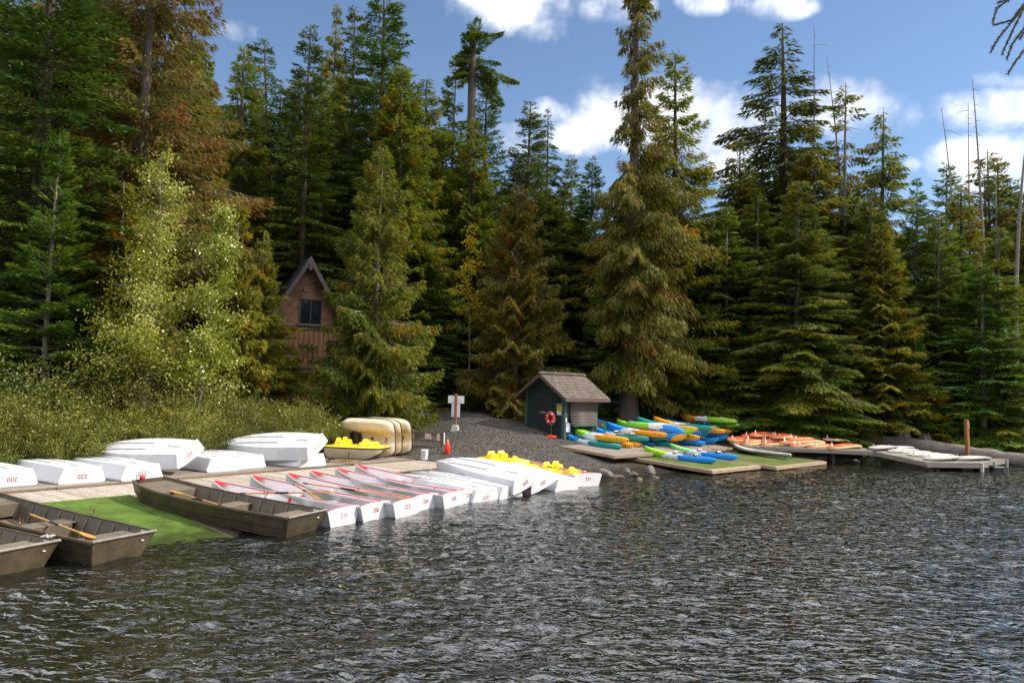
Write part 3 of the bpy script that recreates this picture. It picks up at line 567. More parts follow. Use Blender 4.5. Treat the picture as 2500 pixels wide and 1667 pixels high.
def quads(P, D, Ln, Wd, rng):
    n = len(P); S = unit(np.cross(D, rng.normal(size=(n, 3)))); Ln = Ln[:, None]; Wd = Wd[:, None]
    V = np.stack([P, P + D * Ln * .5 + S * Wd, P + D * Ln, P + D * Ln * .5 - S * Wd], 1).reshape(-1, 3)
    return V, np.arange(n * 4).reshape(n, 4)
def broadleaf(seed, H, Rad, nbr, nl, ll, lw, tr, e=.75, base=.12, lean=(0, 0)):
    rng = np.random.default_rng(seed); k = 10; zs = np.linspace(0, 1, k)
    tx = lean[0] * H * zs ** 1.5 + .02 * H * np.sin(zs * 6 + seed) * zs; ty = lean[1] * H * zs + .015 * H * np.cos(zs * 5 + seed) * zs
    TV, TF = tubes_np(np.stack([tx, ty, zs * H - .2], -1)[None], (tr * (1 - zs * .93))[None], 8)
    t = np.sort(rng.random(nbr)); z = base + (1 - base) * t; az = rng.random(nbr) * 6.283
    L = Rad * ((1 - t) ** .75 * .95 + .16) * rng.uniform(.5, 1.2, nbr)
    el = e + rng.normal(0, .18, nbr)
    B = np.stack([np.interp(z, zs, tx), np.interp(z, zs, ty), z * H - .2], -1); hd = np.stack([np.cos(az), np.sin(az), 0 * az], -1)
    def pos(i, s): return B[i] + hd[i] * (L[i] * s * np.cos(el[i]))[:, None] + np.stack([0 * s, 0 * s, L[i] * (s * np.sin(el[i]) - .18 * s * s)], -1)
    BP = np.stack([pos(np.arange(nbr), np.full(nbr, q)) for q in np.linspace(0, 1, 5)], 1)
    bV, bF = tubes_np(BP, (.012 + .02 * L)[:, None] * np.linspace(1, .2, 5)[None] * .7, 3)
    wood = npmesh('trunk', np.concatenate([TV, bV]), np.concatenate([TF, bF + len(TV)]), smooth=True)
    w = L ** 1.3; bi = rng.choice(nbr, nl, p=w / w.sum()); s = .18 + .86 * rng.random(nl) ** .7; nn = np.maximum(3, np.round(L[bi] / .3)); s = (np.round(s * nn) + rng.normal(0, .16, nl)) / nn
    tw = rng.normal(size=(nl, 3)) * (.07 + .075 * L[bi])[:, None] * np.array([1, 1, .8])
    Pn = pos(bi, s) + tw; D = unit(unit(tw) * .5 + rng.normal(size=(nl, 3)) * .6 + np.array([.15, 0, -.35]))
    V, F = quads(Pn, D, ll * rng.uniform(.6, 1.3, nl), lw * rng.uniform(.7, 1.3, nl), rng)
    ti = np.clip(.15 + .4 * rng.random(nbr)[bi] + .3 * rng.random(nl) + .2 * (rng.random(nl) > .85), 0, 1)
    return wood, npmesh('crown', V, F, np.repeat(ti, 4))
def shrub_proto(seed, H, Rad, nst, nl, ll, lw, spread=.6, droop=.2):
    rng = np.random.default_rng(seed); az = rng.random(nst) * 6.283; rr = rng.random(nst) ** .5; L = H * rng.uniform(.6, 1.1, nst) * (1.05 - .35 * rr)
    hd = np.stack([np.cos(az), np.sin(az), 0 * az], -1); B = hd * (rr * Rad * .45)[:, None]
    tilt = spread * rr + rng.normal(0, .12, nst)
    def pos(i, s): return B[i] + hd[i] * (L[i] * s * np.sin(tilt[i]) * (1 + .3 * s))[:, None] + np.stack([0 * s, 0 * s, L[i] * (s * np.cos(tilt[i]) - droop * s ** 3 * .5)], -1)
    BP = np.stack([pos(np.arange(nst), np.full(nst, q)) for q in np.linspace(-.1, 1, 5)], 1)
    bV, bF = tubes_np(BP, (.006 + .006 * L)[:, None] * np.linspace(1, .3, 5)[None], 3); wood = npmesh('stem', bV, bF, smooth=True)
    bi = rng.integers(0, nst, nl); s = .12 + .93 * rng.random(nl) ** .75
    nn = np.maximum(4, np.round(L[bi] / .22)); s = (np.round(s * nn) + rng.normal(0, .15, nl)) / nn; ax = rng.integers(0, 3, nl) * 2.1 + bi * 1.3 + np.round(s * nn) * 2.4; out_ = np.stack([np.cos(ax), np.sin(ax), .5 + 0 * ax], -1) * (rng.random(nl) * .26 * H ** .4)[:, None]; tw = out_ + rng.normal(size=(nl, 3)) * .045; Pn = pos(bi, s) + tw; Pn[:, 2] = np.maximum(Pn[:, 2], .02)
    D = unit(unit(tw) * .5 + rng.normal(size=(nl, 3)) * .55 + np.array([0, 0, .25]))
    V, F = quads(Pn, D, ll * rng.uniform(.6, 1.3, nl), lw * rng.uniform(.7, 1.3, nl), rng)
    cl = np.sin(Pn[:, 0] * 2.2 + seed) * np.sin(Pn[:, 2] * 2.6) * np.sin(Pn[:, 1] * 2 + 1)
    ti = np.clip(.1 + .35 * rng.random(nst)[bi] + .35 * rng.random(nl) + .15 * cl + .25 * (rng.random(nl) > .93), 0, 1)
    return wood, npmesh('foliage', V, F, np.repeat(ti, 4))
# dock frame of reference: s runs along the dock (away), t towards the water
DA = Vector((-13.0, 20.3)); DE = Vector((.59, .807)).normalized(); DN = Vector((DE.y, -DE.x))
def dk(s, t): v = DA + DE * s + DN * t; return v.x, v.y
def broad_tree(px, top, D, protoH, meshes, mats, label, sx=None, name='cottonwood_tree', rz=0):
    g = UD(px, 950, D); z0 = gz(g.x, g.y); H = UD(px, top, D).z - z0; sz = H / protoH
    o = empty(name, (g.x, g.y, z0 - .05), rz, label, 'tree', 'broadleaf trees'); o.scale = (sx or sz, sx or sz, sz)
    link('trunk', meshes[0], mats[0], o); link('crown', meshes[1], mats[1], o); return o
cot = broadleaf(11, 9, 1.9, 120, 18000, .088, .030, .10, .68, .16, (.04, 0)); cot2 = broadleaf(12, 8, 1.4, 80, 9000, .095, .032, .07, .75, .2, (.10, 0))
broad_tree(352, 362, 31, 9, cot, (BARKP, L_COT), 'tall bright cottonwood in front of the dark firs')
broad_tree(478, 480, 31.8, 8, cot2, (BARKP, L_COT), 'leaning cottonwood stem with whitish leaves right of the tall one')
yel = broadleaf(13, 9, .9, 26, 1100, .12, .045, .05, .6, .5); broad_tree(1142, 540, 47.5, 9, yel, (STEM, L_YEL), 'thin yellow-leaved maple among the cedars', name='maple_tree')
SH = {'wil1': (shrub_proto(21, 2.7, 1.5, 46, 9000, .085, .021), L_WIL), 'wil2': (shrub_proto(22, 2.5, 1.7, 50, 9000, .08, .022), L_WIL), 'wil3': (shrub_proto(23, 2.1, 1.6, 44, 8000, .075, .024), L_WIL),
      'bri': (shrub_proto(24, 3.2, 1.5, 44, 9000, .12, .017, .5, .5), L_BRI), 'huc1': (shrub_proto(25, 1.2, 1.2, 46, 5000, .07, .026, .8), L_HUC), 'huc2': (shrub_proto(26, .9, 1.2, 40, 4200, .07, .026, .9), L_HUC),
      'yel': (shrub_proto(27, 1.6, 1.2, 40, 5000, .09, .035, .7), L_YEL), 'sag': (shrub_proto(28, 2.2, .9, 34, 4200, .08, .024, .45), L_SAG)}
def shrub(x, y, kind, sc, label, group, rz=None, name='shrub', sz=None):
    (st, fo), lm = SH[kind]; o = empty(name, (x, y, gz(x, y) - .04), random.Random(int(x * 91 + y * 37)).uniform(0, 6.28) if rz is None else rz, label, 'shrub', group)
    o.scale = (sc, sc, sz or sc); link('stem', st, STEM, o); link('foliage', fo, lm, o); return o
rw = random.Random(4); n = 0; ORD = ['first', 'second', 'third', 'fourth', 'fifth', 'sixth', 'seventh', 'eighth', 'ninth', 'tenth', 'eleventh', 'twelfth', 'thirteenth', 'fourteenth']
for row, (t, h) in enumerate([(-4.3, .85), (-5.6, 1.08), (-7.2, 1.22), (-9.0, 1.32)]):
    for i in range(12):
        s = -8 + i * 1.95 + (row % 2) * .9 + rw.uniform(-.3, .3)
        if s > 15.2 - row * .7: continue
        if row > 1 and s > 13.2: continue
        x, y = dk(s, t + rw.uniform(-.3, .3)); k = rw.choice(['wil1', 'wil2', 'wil3', 'wil1'])
        sc = h * rw.uniform(.72, 1.22) * (.7 if s > 8.5 and row > 1 else .85 if s > 12 else 1) * (.9 if s < 1 else 1)
        shrub(x, y, k, sc, ('willow bush in the front row behind the white boats, %s from left', 'willow bush in the second row of the thicket, %s from left', 'tall willow bush in the third row of the thicket, %s from left', 'willow bush in the back row under the trees, %s from left')[row] % ORD[i], 'willow thicket behind the dock', name='willow_bush')
for (px, D, sc, lab) in [(735, 33.5, .95, 'bright wind-blown willow left of the upended pedal boats'), (686, 34.2, .85, 'taller bright willow with whitish tips before the boathouse'), (790, 34.0, .62, 'low bright willow touching the upended pedal boats'), (430, 29.8, .95, 'bright leafy bush at the foot of the cottonwood'), (330, 29.2, .8, 'pale green bush below the cottonwood trunk')]:
    g = UD(px, 950, D); shrub(g.x, g.y, 'bri', sc, lab, 'bright willows', name='willow_bush')
for (px, py, k, sc, lab) in [(985, 1050, 'huc1', 1.0, 'reddish shrub beside the upended pedal boats'), (1500, 1012, 'huc1', 1.15, 'olive shrub right of the hut'), (1560, 1015, 'huc2', 1.3, 'low shrub at the foot of the giant trunk'), (1620, 1010, 'huc1', 1.2, 'shrub behind the green-tipped kayaks'), (1690, 1005, 'huc2', 1.3, 'shrub behind the topmost yellow kayak'), (1760, 1010, 'huc1', 1.0, 'brownish shrub behind the right kayaks'),
      (1850, 1030, 'huc1', 1.1, 'shrub behind the left end of the paddle board pile'), (1925, 1035, 'huc2', 1.2, 'low shrub behind the middle of the paddle board pile'), (1985, 1035, 'yel', .6, 'small golden shrub beside the pale spruce stem'), (2035, 1045, 'huc1', 1.0, 'rust tinged shrub above the landward end of the log'), (2085, 1055, 'sag', 1.1, 'silvery upright shrub above the log'), (2120, 1058, 'sag', .7, 'smaller silvery shrub by the log'),
      (2150, 1062, 'yel', .95, 'golden shrub left of the old stumps'), (2190, 1062, 'yel', 1.15, 'larger golden shrub behind the left stump'), (2250, 1066, 'huc1', 1.1, 'olive shrub between the two stumps'), (2300, 1068, 'huc2', 1.3, 'dim shrub right of the stumps'), (1150, 1000, 'huc1', 1.2, 'dim shrub at the edge of the gravel behind the signpost'), (1210, 1005, 'huc2', 1.4, 'dim shrub left of the hut under the cedar'),
      (1060, 985, 'huc1', 1.3, 'shrub beside the gravel track near the dark car'), (1330, 960, 'huc1', 1.5, 'shrub behind the hut roof left side'), (1440, 960, 'huc1', 1.5, 'shrub behind the hut roof right side'), (1800, 985, 'huc1', 1.4, 'dark shrub under the spruces'), (1650, 975, 'huc2', 1.6, 'dark shrub right of the giant trunk')]:
    g = G(px, py); shrub(g.x, g.y, k, sc, lab, 'shrubs at the edge of the wood')
# ------------------------------------------------------------------ docks
def wood(name, col, var=.25, rough=.8, st=(1.2, 9, 9)):
    return mat(name, col, rough, var, 3.0, .35, 18, spec=.2, stretch=st)
W_GREY = wood('weathered_grey_planks', (.21, .18, .15)); W_PALE = wood('sun_bleached_planks', (.34, .29, .235)); W_DARK = wood('dark_wet_wood', (.055, .042, .032)); W_BROWN = wood('brown_beam', (.15, .105, .075))
W_NEW = wood('tan_framing_lumber', (.30, .215, .15)); W_RED = wood('red_brown_post', (.24, .10, .05)); W_ORG = wood('orange_brown_post', (.30, .13, .045))
M_TURF = mat('green_turf_carpet', (.088, .142, .026), .95, .28, 2.2, .9, 90, spec=.1, noise2=(.125, .13, .045))
M_TURF2 = mat('faded_turf_carpet', (.095, .125, .035), .95, .28, 1.6, .8, 90, spec=.1, noise2=(.14, .125, .06))
for m_ in (M_TURF, M_TURF2):
    nt = m_.node_tree; N = nt.nodes; Lk = nt.links; b_ = N['Principled BSDF']; src = b_.inputs['Base Color'].links[0].from_socket
    ge = N.new('ShaderNodeNewGeometry'); sx = N.new('ShaderNodeSeparateXYZ'); Lk.new(ge.outputs['Position'], sx.inputs[0]); n_ = N.new('ShaderNodeTexNoise'); n_.inputs['Scale'].default_value = 3; n_.inputs['Detail'].default_value = 6; Lk.new(ge.outputs['Position'], n_.inputs['Vector'])
    ad = N.new('ShaderNodeMath'); ad.operation = 'MULTIPLY_ADD'; ad.inputs[1].default_value = -.22; Lk.new(n_.outputs['Fac'], ad.inputs[0]); Lk.new(sx.outputs[2], ad.inputs[2])
    mr_ = N.new('ShaderNodeMapRange'); mr_.inputs[1].default_value = .04; mr_.inputs[2].default_value = -.06; Lk.new(ad.outputs[0], mr_.inputs[0])
    mx_ = N.new('ShaderNodeMix'); mx_.data_type = 'RGBA'; mx_.blend_type = 'MULTIPLY'; mx_.inputs[7].default_value = (.45, .42, .40, 1); Lk.new(mr_.outputs[0], mx_.inputs[0]); Lk.new(src, mx_.inputs[6]); Lk.new(mx_.outputs[2], b_.inputs['Base Color'])
def frame_mat(origin, xdir, zdir=(0, 0, 1)):
    x = Vector(xdir).normalized(); z = Vector(zdir).normalized(); y = z.cross(x).normalized(); z = x.cross(y)
    return Matrix((( x.x, y.x, z.x, origin[0]), (x.y, y.y, z.y, origin[1]), (x.z, y.z, z.z, origin[2]), (0, 0, 0, 1)))
PLK = {}
def plank_mesh(L, w, h, m):
    k = (round(L, 3), round(w, 3), round(h, 3), m.name)
    if k not in PLK:
        PLK[k] = MB().box((0, 0, 0), (L, w, h)).mesh('plank', m, bevel=.006)
    return PLK[k]
rdk = random.Random(12)
dock = empty('boat_dock', (*dk(4, 0), 0), 0, 'weathered plank dock carrying the rows of white rowboats', 'dock'); bpy.context.view_layer.update()
def put(o, M, parent):                       # child placed by its world matrix
    o.parent = parent; o.matrix_parent_inverse = parent.matrix_world.inverted() if parent.matrix_world != Matrix() else Matrix.Translation(parent.location).inverted()
    o.matrix_basis = M; return o
def child(name, me, m, parent, M):
    o = link(name, me, m); P0 = Matrix.LocRotScale(parent.location, parent.rotation_euler, parent.scale); o.parent = parent
    o.matrix_local = P0.inverted() @ M; return o
ZD = .55                                      # upper deck
# upper deck: boards run along the dock
y = -3.3; row = 0
while y < -.06:
    s = -9.0 - (row % 3) * 1.2
    while s < 15.6:
        L = 3.6 if s + 3.6 < 15.6 else 15.6 - s
        if L > .4 and s + L > -8.5:
            x0, y0 = dk(s + L / 2, y + .07); z = ZD + rdk.uniform(-.004, .004)
            child('plank', plank_mesh(round(L - .012, 2), .142, .035, W_GREY), None, dock, frame_mat((x0, y0, z - .018), (DE.x, DE.y, 0)))
        s += 3.6
    y += .15; row += 1
# edge beam between the decks
for i in range(7):
    s0 = -9 + i * 3.52; x0, y0 = dk(s0 + 1.75, -.02); child('edge_beam', plank_mesh(3.5, .12, .16, W_BROWN), None, dock, frame_mat((x0, y0, ZD - .06), (DE.x, DE.y, 0)))
# lower walkway: boards run towards the water
W2 = .19; s = -9.0; i = 0
while s < 15.6:
    x0, y0 = dk(s + W2 / 2, .05 + 1.16 + rdk.uniform(-.02, .02)); child('plank', plank_mesh(2.34, W2 - .014, .035, W_PALE), None, dock, frame_mat((x0, y0, .475 + rdk.uniform(-.004, .004)), (DN.x, DN.y, -.012)))
    s += W2; i += 1
def rampz(t): return .47 - (t - 2.35) * .122
# sloping launch ramp below it
s = -9.0; i = 0
while s < 15.5:
    x0, y0 = dk(s + .145, 4.5); child('ramp_board', plank_mesh(4.45, .275, .04, W_DARK if i % 3 else W_BROWN), None, dock, frame_mat((x0, y0, rampz(4.5) - .03), (DN.x, DN.y, -.122)))
    s += .29; i += 1
for t in (.3, 2.2):
    for k in range(9):
        x0, y0 = dk(-8 + k * 2.9, t); MB().tube([(x0, y0, .44), (x0, y0, -1.2)], .09, 10).build('pile', W_DARK, None); o = bpy.context.view_layer.objects  # piles under the deck
        ob = COL.objects[-1]; ob.parent = dock; ob.matrix_parent_inverse = Matrix.Translation(dock.location).inverted()
x0, y0 = dk(15.62, -1.6); child('end_beam', plank_mesh(3.4, .1, .22, W_BROWN), None, dock, frame_mat((x0, y0, ZD - .07), (DN.x, DN.y, 0)))
def carpet(s0, s1, t0, t1, m, name, label, seed):
    rng = random.Random(seed); mb = MB(); ns, ntt = 10, 18; V = []; F = []
    for i in range(ns + 1):
        for j in range(ntt + 1):
            s = s0 + (s1 - s0) * i / ns; t = t0 + (t1 - t0) * j / ntt; x, y = dk(s + .02 * math.sin(t * 5) * (i in (0, ns)), t + .015 * math.sin(s * 7) * (j in (0, ntt)))
            base = rampz(t) if t > 2.35 else .494
            V.append((x, y, base + .016 + .012 * max(0, math.sin(s * 2.3 + t * 1.1)) * math.sin(t * 1.9 + s) ** 2))
    for i in range(ns):
        for j in range(ntt):
            a = i * (ntt + 1) + j; F.append((a, a + ntt + 1, a + ntt + 2, a + 1))
    top = len(V); V2 = [(v[0], v[1], v[2] - .012) for v in V]; F2 = [tuple(reversed([q + top for q in f])) for f in F]
    bd = [i * (ntt + 1) for i in range(ns + 1)] + [ns * (ntt + 1) + j for j in range(1, ntt + 1)] + [i * (ntt + 1) + ntt for i in range(ns - 1, -1, -1)] + [j for j in range(ntt - 1, 0, -1)]
    F3 = [(bd[i], bd[(i + 1) % len(bd)], bd[(i + 1) % len(bd)] + top, bd[i] + top) for i in range(len(bd))]
    o = link(name, pyd(name, V + V2, F + F2 + F3), m); tag(o, label, 'carpet'); return o
carpet(-.3, 2.45, 2.15, 6.72, M_TURF, 'turf_carpet', 'bright green artificial turf carpet on the ramp between the olive boats', 1)
carpet(3.1, 11.4, 2.5, 6.3, M_TURF, 'turf_carpet', 'turf carpet mostly hidden under the red-trimmed rowboats', 2)
# ------------------------------------------------------------------ lettering
TXT = {}
def text_mesh(s, size, m, bold=.012):
    k = (s, size, m.name)
    if k not in TXT:
        c = bpy.data.curves.new('lettering', 'FONT'); c.body = s; c.size = size; c.extrude = .0015; c.offset = bold * size; c.align_x = 'CENTER'; c.align_y = 'CENTER'; c.space_character = 1.08
        o = bpy.data.objects.new('lettering', c); COL.objects.link(o); dg = bpy.context.evaluated_depsgraph_get(); me = bpy.data.meshes.new_from_object(o.evaluated_get(dg)); bpy.data.objects.remove(o)
        me.name = 'lettering'; me.materials.clear(); me.materials.append(m); TXT[k] = me
    return TXT[k]
# ------------------------------------------------------------------ boats
def boat_white(name, col):
    m = mat(name, col, .42, .06, 2.2, .05, 30, spec=.5, noise2=(.60, .58, .55)); nt = m.node_tree; N = nt.nodes; Lk = nt.links; b = N['Principled BSDF']; src = b.inputs['Base Color'].links[0].from_socket
    tc = N.new('ShaderNodeTexCoord'); sx = N.new('ShaderNodeSeparateXYZ'); Lk.new(tc.outputs['Object'], sx.inputs[0])
    n = N.new('ShaderNodeTexNoise'); n.inputs['Scale'].default_value = 4; n.inputs['Detail'].default_value = 8; n.inputs['Roughness'].default_value = .7; mp = N.new('ShaderNodeMapping'); mp.inputs['Scale'].default_value = (1, 1, 2.5); Lk.new(tc.outputs['Object'], mp.inputs[0]); Lk.new(mp.outputs[0], n.inputs['Vector'])
    # a dirty waterline and scuffs along the bottom edges
    h = N.new('ShaderNodeMapRange'); h.inputs[1].default_value = .10; h.inputs[2].default_value = .0; Lk.new(sx.outputs[2], h.inputs[0])
    ad = N.new('ShaderNodeMath'); ad.operation = 'MULTIPLY_ADD'; ad.inputs[1].default_value = .14; Lk.new(h.outputs[0], ad.inputs[0]); Lk.new(n.outputs['Fac'], ad.inputs[2])
    r = N.new('ShaderNodeMapRange'); r.inputs[1].default_value = .60; r.inputs[2].default_value = .92; r.inputs[4].default_value = .6; Lk.new(ad.outputs[0], r.inputs[0])
    mx = N.new('ShaderNodeMix'); mx.data_type = 'RGBA'; mx.inputs[7].default_value = (.26, .235, .185, 1); Lk.new(r.outputs[0], mx.inputs[0]); Lk.new(src, mx.inputs[6]); Lk.new(mx.outputs[2], b.inputs['Base Color']); return m
M_WHITE = boat_white('white_boat_paint', (.55, .542, .552))
#M_WHITE_OLD = mat('x', (.74, .735, .74), .38, .05, 3, .04, 40, spec=.5, noise2=(.60, .585, .56))
M_WHITE2 = mat('white_bounce_tinted', (.66, .585, .60), .5, .07, 3, noise2=(.52, .45, .44))  # boat white with the pinkish bounce light put into its colour
M_RED = mat('red_trim_paint', (.55, .025, .03), .4, .12, 5); M_STRIP = mat('grey_skid_strip', (.22, .22, .225), .5, .2, 6); M_NUMR = mat('dark_red_number_paint', (.30, .02, .025), .5, .1); M_NUMB = mat('black_number_paint', (.02, .02, .02), .5, .1)
M_OLIVE = mat('olive_drab_boat_paint', (.080, .060, .034), .42, .25, 4, .05, 30, spec=.45, noise2=(.12, .10, .065)); M_OLIVE2 = mat('olive_boat_interior', (.115, .092, .064), .55, .2, 4, noise2=(.16, .135, .10)); M_RUB = mat('bare_metal_rub_rail', (.22, .20, .165), .4, .2, 6, metal=.3)
M_OAR = mat('varnished_oar_wood', (.42, .21, .05), .4, .2, 5, stretch=(.8, 8, 8)); M_BLK = mat('black_rubber', (.014, .014, .015), .5, .2, 8); M_STEEL = mat('dull_steel', (.35, .34, .33), .35, .15, 8, metal=.8); M_BRASS = mat('bronze_rowlock', (.26, .16, .08), .4, .2, 8, metal=.7)
M_PAPER = mat('white_sticker', (.60, .60, .61), .5, .06, 5)
BL = 4.4
def ip(u, ys): return float(np.interp(u, [0, .2, .4, .6, .8, .92, 1], ys))
RB = dict(wt=[.62, .69, .71, .64, .44, .21, .025], wb=[.46, .52, .54, .47, .28, .11, .012], zb=[.02, 0, 0, .01, .05, .12, .22], zs=[.43, .42, .43, .47, .56, .64, .70])
def rb(u, k):
    # smooth version of the station table
    q = np.linspace(max(0, u - .06), min(1, u + .06), 5); return float(np.mean([ip(v, RB[k]) for v in q])) if 0 < u < .97 else ip(u, RB[k])
def rowboat_meshes():
    US = [0, .06, .13, .2, .3, .4, .5, .6, .68, .75, .81, .86, .9, .94, .97, .99, 1.0]; th = .022; D = {}
    mb = MB(); rings = []
    for u in US:
        x = u * BL; wt, wb, zb, zs = rb(u, 'wt'), rb(u, 'wb'), rb(u, 'zb'), rb(u, 'zs'); it = max(wt - th, .004); ib = max(wb - th, .002)
        rings.append([(x, wt, zs), (x, (wt + wb) / 2 + .006, (zs + zb) / 2), (x, wb, zb), (x, 0, zb - .004), (x, -wb, zb), (x, -(wt + wb) / 2 - .006, (zs + zb) / 2), (x, -wt, zs), (x, -it, zs), (x, -ib, zb + th), (x, 0, zb + th), (x, ib, zb + th), (x, it, zs)])
    mb.loft(rings)
    for f_ in range((len(US) - 1) * 12):
        if f_ % 12 in (7, 8, 9, 10): mb.M[f_] = 1
    D['hull'] = mb.mesh('hull', [M_WHITE, M_WHITE2], autosmooth=.35)
    # transom: thick board, a little proud, with clipped upper corners
    pr = [(-.5, .0), (.5, .0), (.655, .40), (.62, .455), (.3, .49), (-.3, .49), (-.62, .455), (-.655, .40)]
    mb = MB(); mb.loft([[(-.030, a, b) for a, b in pr], [(.004, a, b) for a, b in pr]]); D['transom'] = mb.mesh('transom', M_WHITE, bevel=.005)
    for sd in (1, -1):
        r = []
        for u in US[:-2]:
            x = u * BL; wt, zs = rb(u, 'wt'), rb(u, 'zs'); r.append([(x, sd * (wt + .022), zs + .012), (x, sd * (wt + .022), zs - .035), (x, sd * (wt + .002), zs - .035), (x, sd * (wt + .002), zs + .012)])
        mb = MB(); mb.loft(r); D['gunwale%d' % sd] = mb.mesh('gunwale', M_WHITE)
        r = []
        for u in US[:-3]:
            x = u * BL; wt, zs = max(rb(u, 'wt') - .024, .006), rb(u, 'zs'); r.append([(x, sd * (wt), zs + .008), (x, sd * (wt), zs - .014), (x, sd * max(wt - .012, .003), zs - .014), (x, sd * max(wt - .012, .003), zs + .008)])
        mb = MB(); mb.loft(r); D['inwale%d' % sd] = mb.mesh('inner_rail', M_RED)
    tw = []
    for u, w in ((.09, .34), (.36, .26), (.66, .26)):
        wt = rb(u, 'wt'); wb = rb(u, 'wb'); z = rb(u, 'zb') + .26; f = .62; hw = wb + (wt - wb) * f - .03
        mb = MB(); mb.box((u * BL, 0, z), (w, hw * 2, .03)); tw.append(mb.mesh('thwart', M_WHITE2, bevel=.004))
    D['thwart'] = tw
    kn = []
    for u in (.24, .50):
        for sd in (1, -1):
            wt = rb(u, 'wt') - .03; wb = rb(u, 'wb') - .03; zb = rb(u, 'zb') + .04; zs = rb(u, 'zs'); x = u * BL
            mb = MB(); mb.loft([[(x - .035, sd * wb, zb), (x + .035, sd * wb, zb), (x + .035, sd * (wb - .04), zb), (x - .035, sd * (wb - .04), zb)], [(x - .035, sd * wt, zs - .03), (x + .035, sd * wt, zs - .03), (x + .035, sd * (wt - .04), zs - .03), (x - .035, sd * (wt - .04), zs - .03)]]); kn.append(mb.mesh('knee', M_RED))
    D['knee'] = kn
    u0 = .915; mb = MB(); pts = [(u0 * BL, rb(u0, 'wt') - .03), (u0 * BL, -rb(u0, 'wt') + .03), (.985 * BL, -.03), (.985 * BL, .03)]
    zt = [rb(u0, 'zs') - .004] * 2 + [rb(.985, 'zs') - .002] * 2
    mb.loft([[(p[0], p[1], z + .012) for p, z in zip(pts, zt)], [(p[0], p[1], z - .02) for p, z in zip(pts, zt)]]); D['foredeck'] = mb.mesh('foredeck', M_RED)
    sk = []
    for yy, a, b in ((.0, .06, .17), (.20, .34, .80), (-.20, .34, .80), (.0, .80, .93)):
        r = []
        for q in np.linspace(a, b, 10):
            z = rb(q, 'zb') - .004; x = q * BL; r.append([(x, yy + .011, z + .004), (x, yy + .011, z - .014), (x, yy - .011, z - .014), (x, yy - .011, z + .004)])
        mb = MB(); mb.loft(r); sk.append(mb.mesh('skid_strip', M_STRIP))
    D['skid'] = sk
    rl = []
    for u in (.43,):
        for sd in (1, -1):
            wt = rb(u, 'wt'); zs = rb(u, 'zs'); x = u * BL; mb = MB(); mb.tube([(x, sd * wt, zs), (x, sd * wt, zs + .05)], .014, 6); mb.tube([(x - .045, sd * wt, zs + .13), (x - .04, sd * wt, zs + .07), (x, sd * wt, zs + .05), (x + .04, sd * wt, zs + .07), (x + .045, sd * wt, zs + .13)], .011, 6); rl.append(mb.mesh('rowlock', M_STEEL))
    D['rowlock'] = rl
    return D
RBM = rowboat_meshes()
def stern_text(o, s, m, size=.2, z=.26, x=-.0325):
    q = link('number', text_mesh(s, size, m), None, o); q.matrix_local = Matrix(((0, 0, -1, x), (-1, 0, 0, 0), (0, 1, 0, z), (0, 0, 0, 1))); return q
def rowboat(label, num=None, inverted=False, group=None, locks=True, upside=False):
    o = empty('rowboat', (0, 0, 0), 0, label, 'rowboat', group)
    link('hull', RBM['hull'], None, o); t = link('transom', RBM['transom'], None, o)
    for sd in (1, -1): link('gunwale', RBM['gunwale%d' % sd], None, o)
    if not inverted:
        for sd in (1, -1): link('inner_rail', RBM['inwale%d' % sd], None, o)
        for q in RBM['knee']: link('knee', q, None, o)
        link('foredeck', RBM['foredeck'], None, o)
        if locks:
            for q in RBM['rowlock']: link('rowlock', q, None, o)
        mb = MB(); mb.box((-.012, 0, .492), (.03, .6, .008)); mb.box((-.012, .46, .4745), (.03, .33, .008), mat=Matrix.Translation((-.012, .46, .4745)) @ Matrix.Rotation(.108, 4, 'X').inverted()); mb.box((-.012, -.46, .4745), (.03, .33, .008), mat=Matrix.Translation((-.012, -.46, .4745)) @ Matrix.Rotation(.108, 4, 'X')); mb.build('transom_cap', M_RED, o)
    for q in RBM['thwart']: link('thwart', q, None, o)
    for q in RBM['skid']: link('skid_strip', q, None, o)
    if num:
        stern_text(o, num, M_NUMR, .17, .27)
        if not inverted:
            u = .80; a = math.atan2(rb(.72, 'wt') - rb(.88, 'wt'), .16 * BL); x = u * BL
            q = link('bow_number', text_mesh(num, .17, M_NUMB), None, o)
            yv = -(rb(u, 'wt') * .62 + rb(u, 'wb') * .38) - .008
            X = Vector((math.cos(a), math.sin(a), 0)); Yv = Vector((0, -(rb(u, 'wt') - rb(u, 'wb')), rb(u, 'zs') - rb(u, 'zb'))).normalized(); Z = X.cross(Yv).normalized()
            # readable from outside on the side turned to the camera: lettering runs towards the stern
            X2 = -X; Z2 = X2.cross(Yv).normalized()
            Xf, Zf = (X, Z) if Z.y < 0 else (X2, Z2)
            q.matrix_local = Matrix(((Xf.x, Yv.x, Zf.x, x), (Xf.y, Yv.y, Zf.y, yv), (Xf.z, Yv.z, Zf.z, (rb(u, 'zs') * .6 + rb(u, 'zb') * .4)), (0, 0, 0, 1)))
    return o
def pose(o, M): o.matrix_world = M; o.location, o.rotation_euler, o.scale = M.to_translation(), M.to_euler(), M.to_scale()
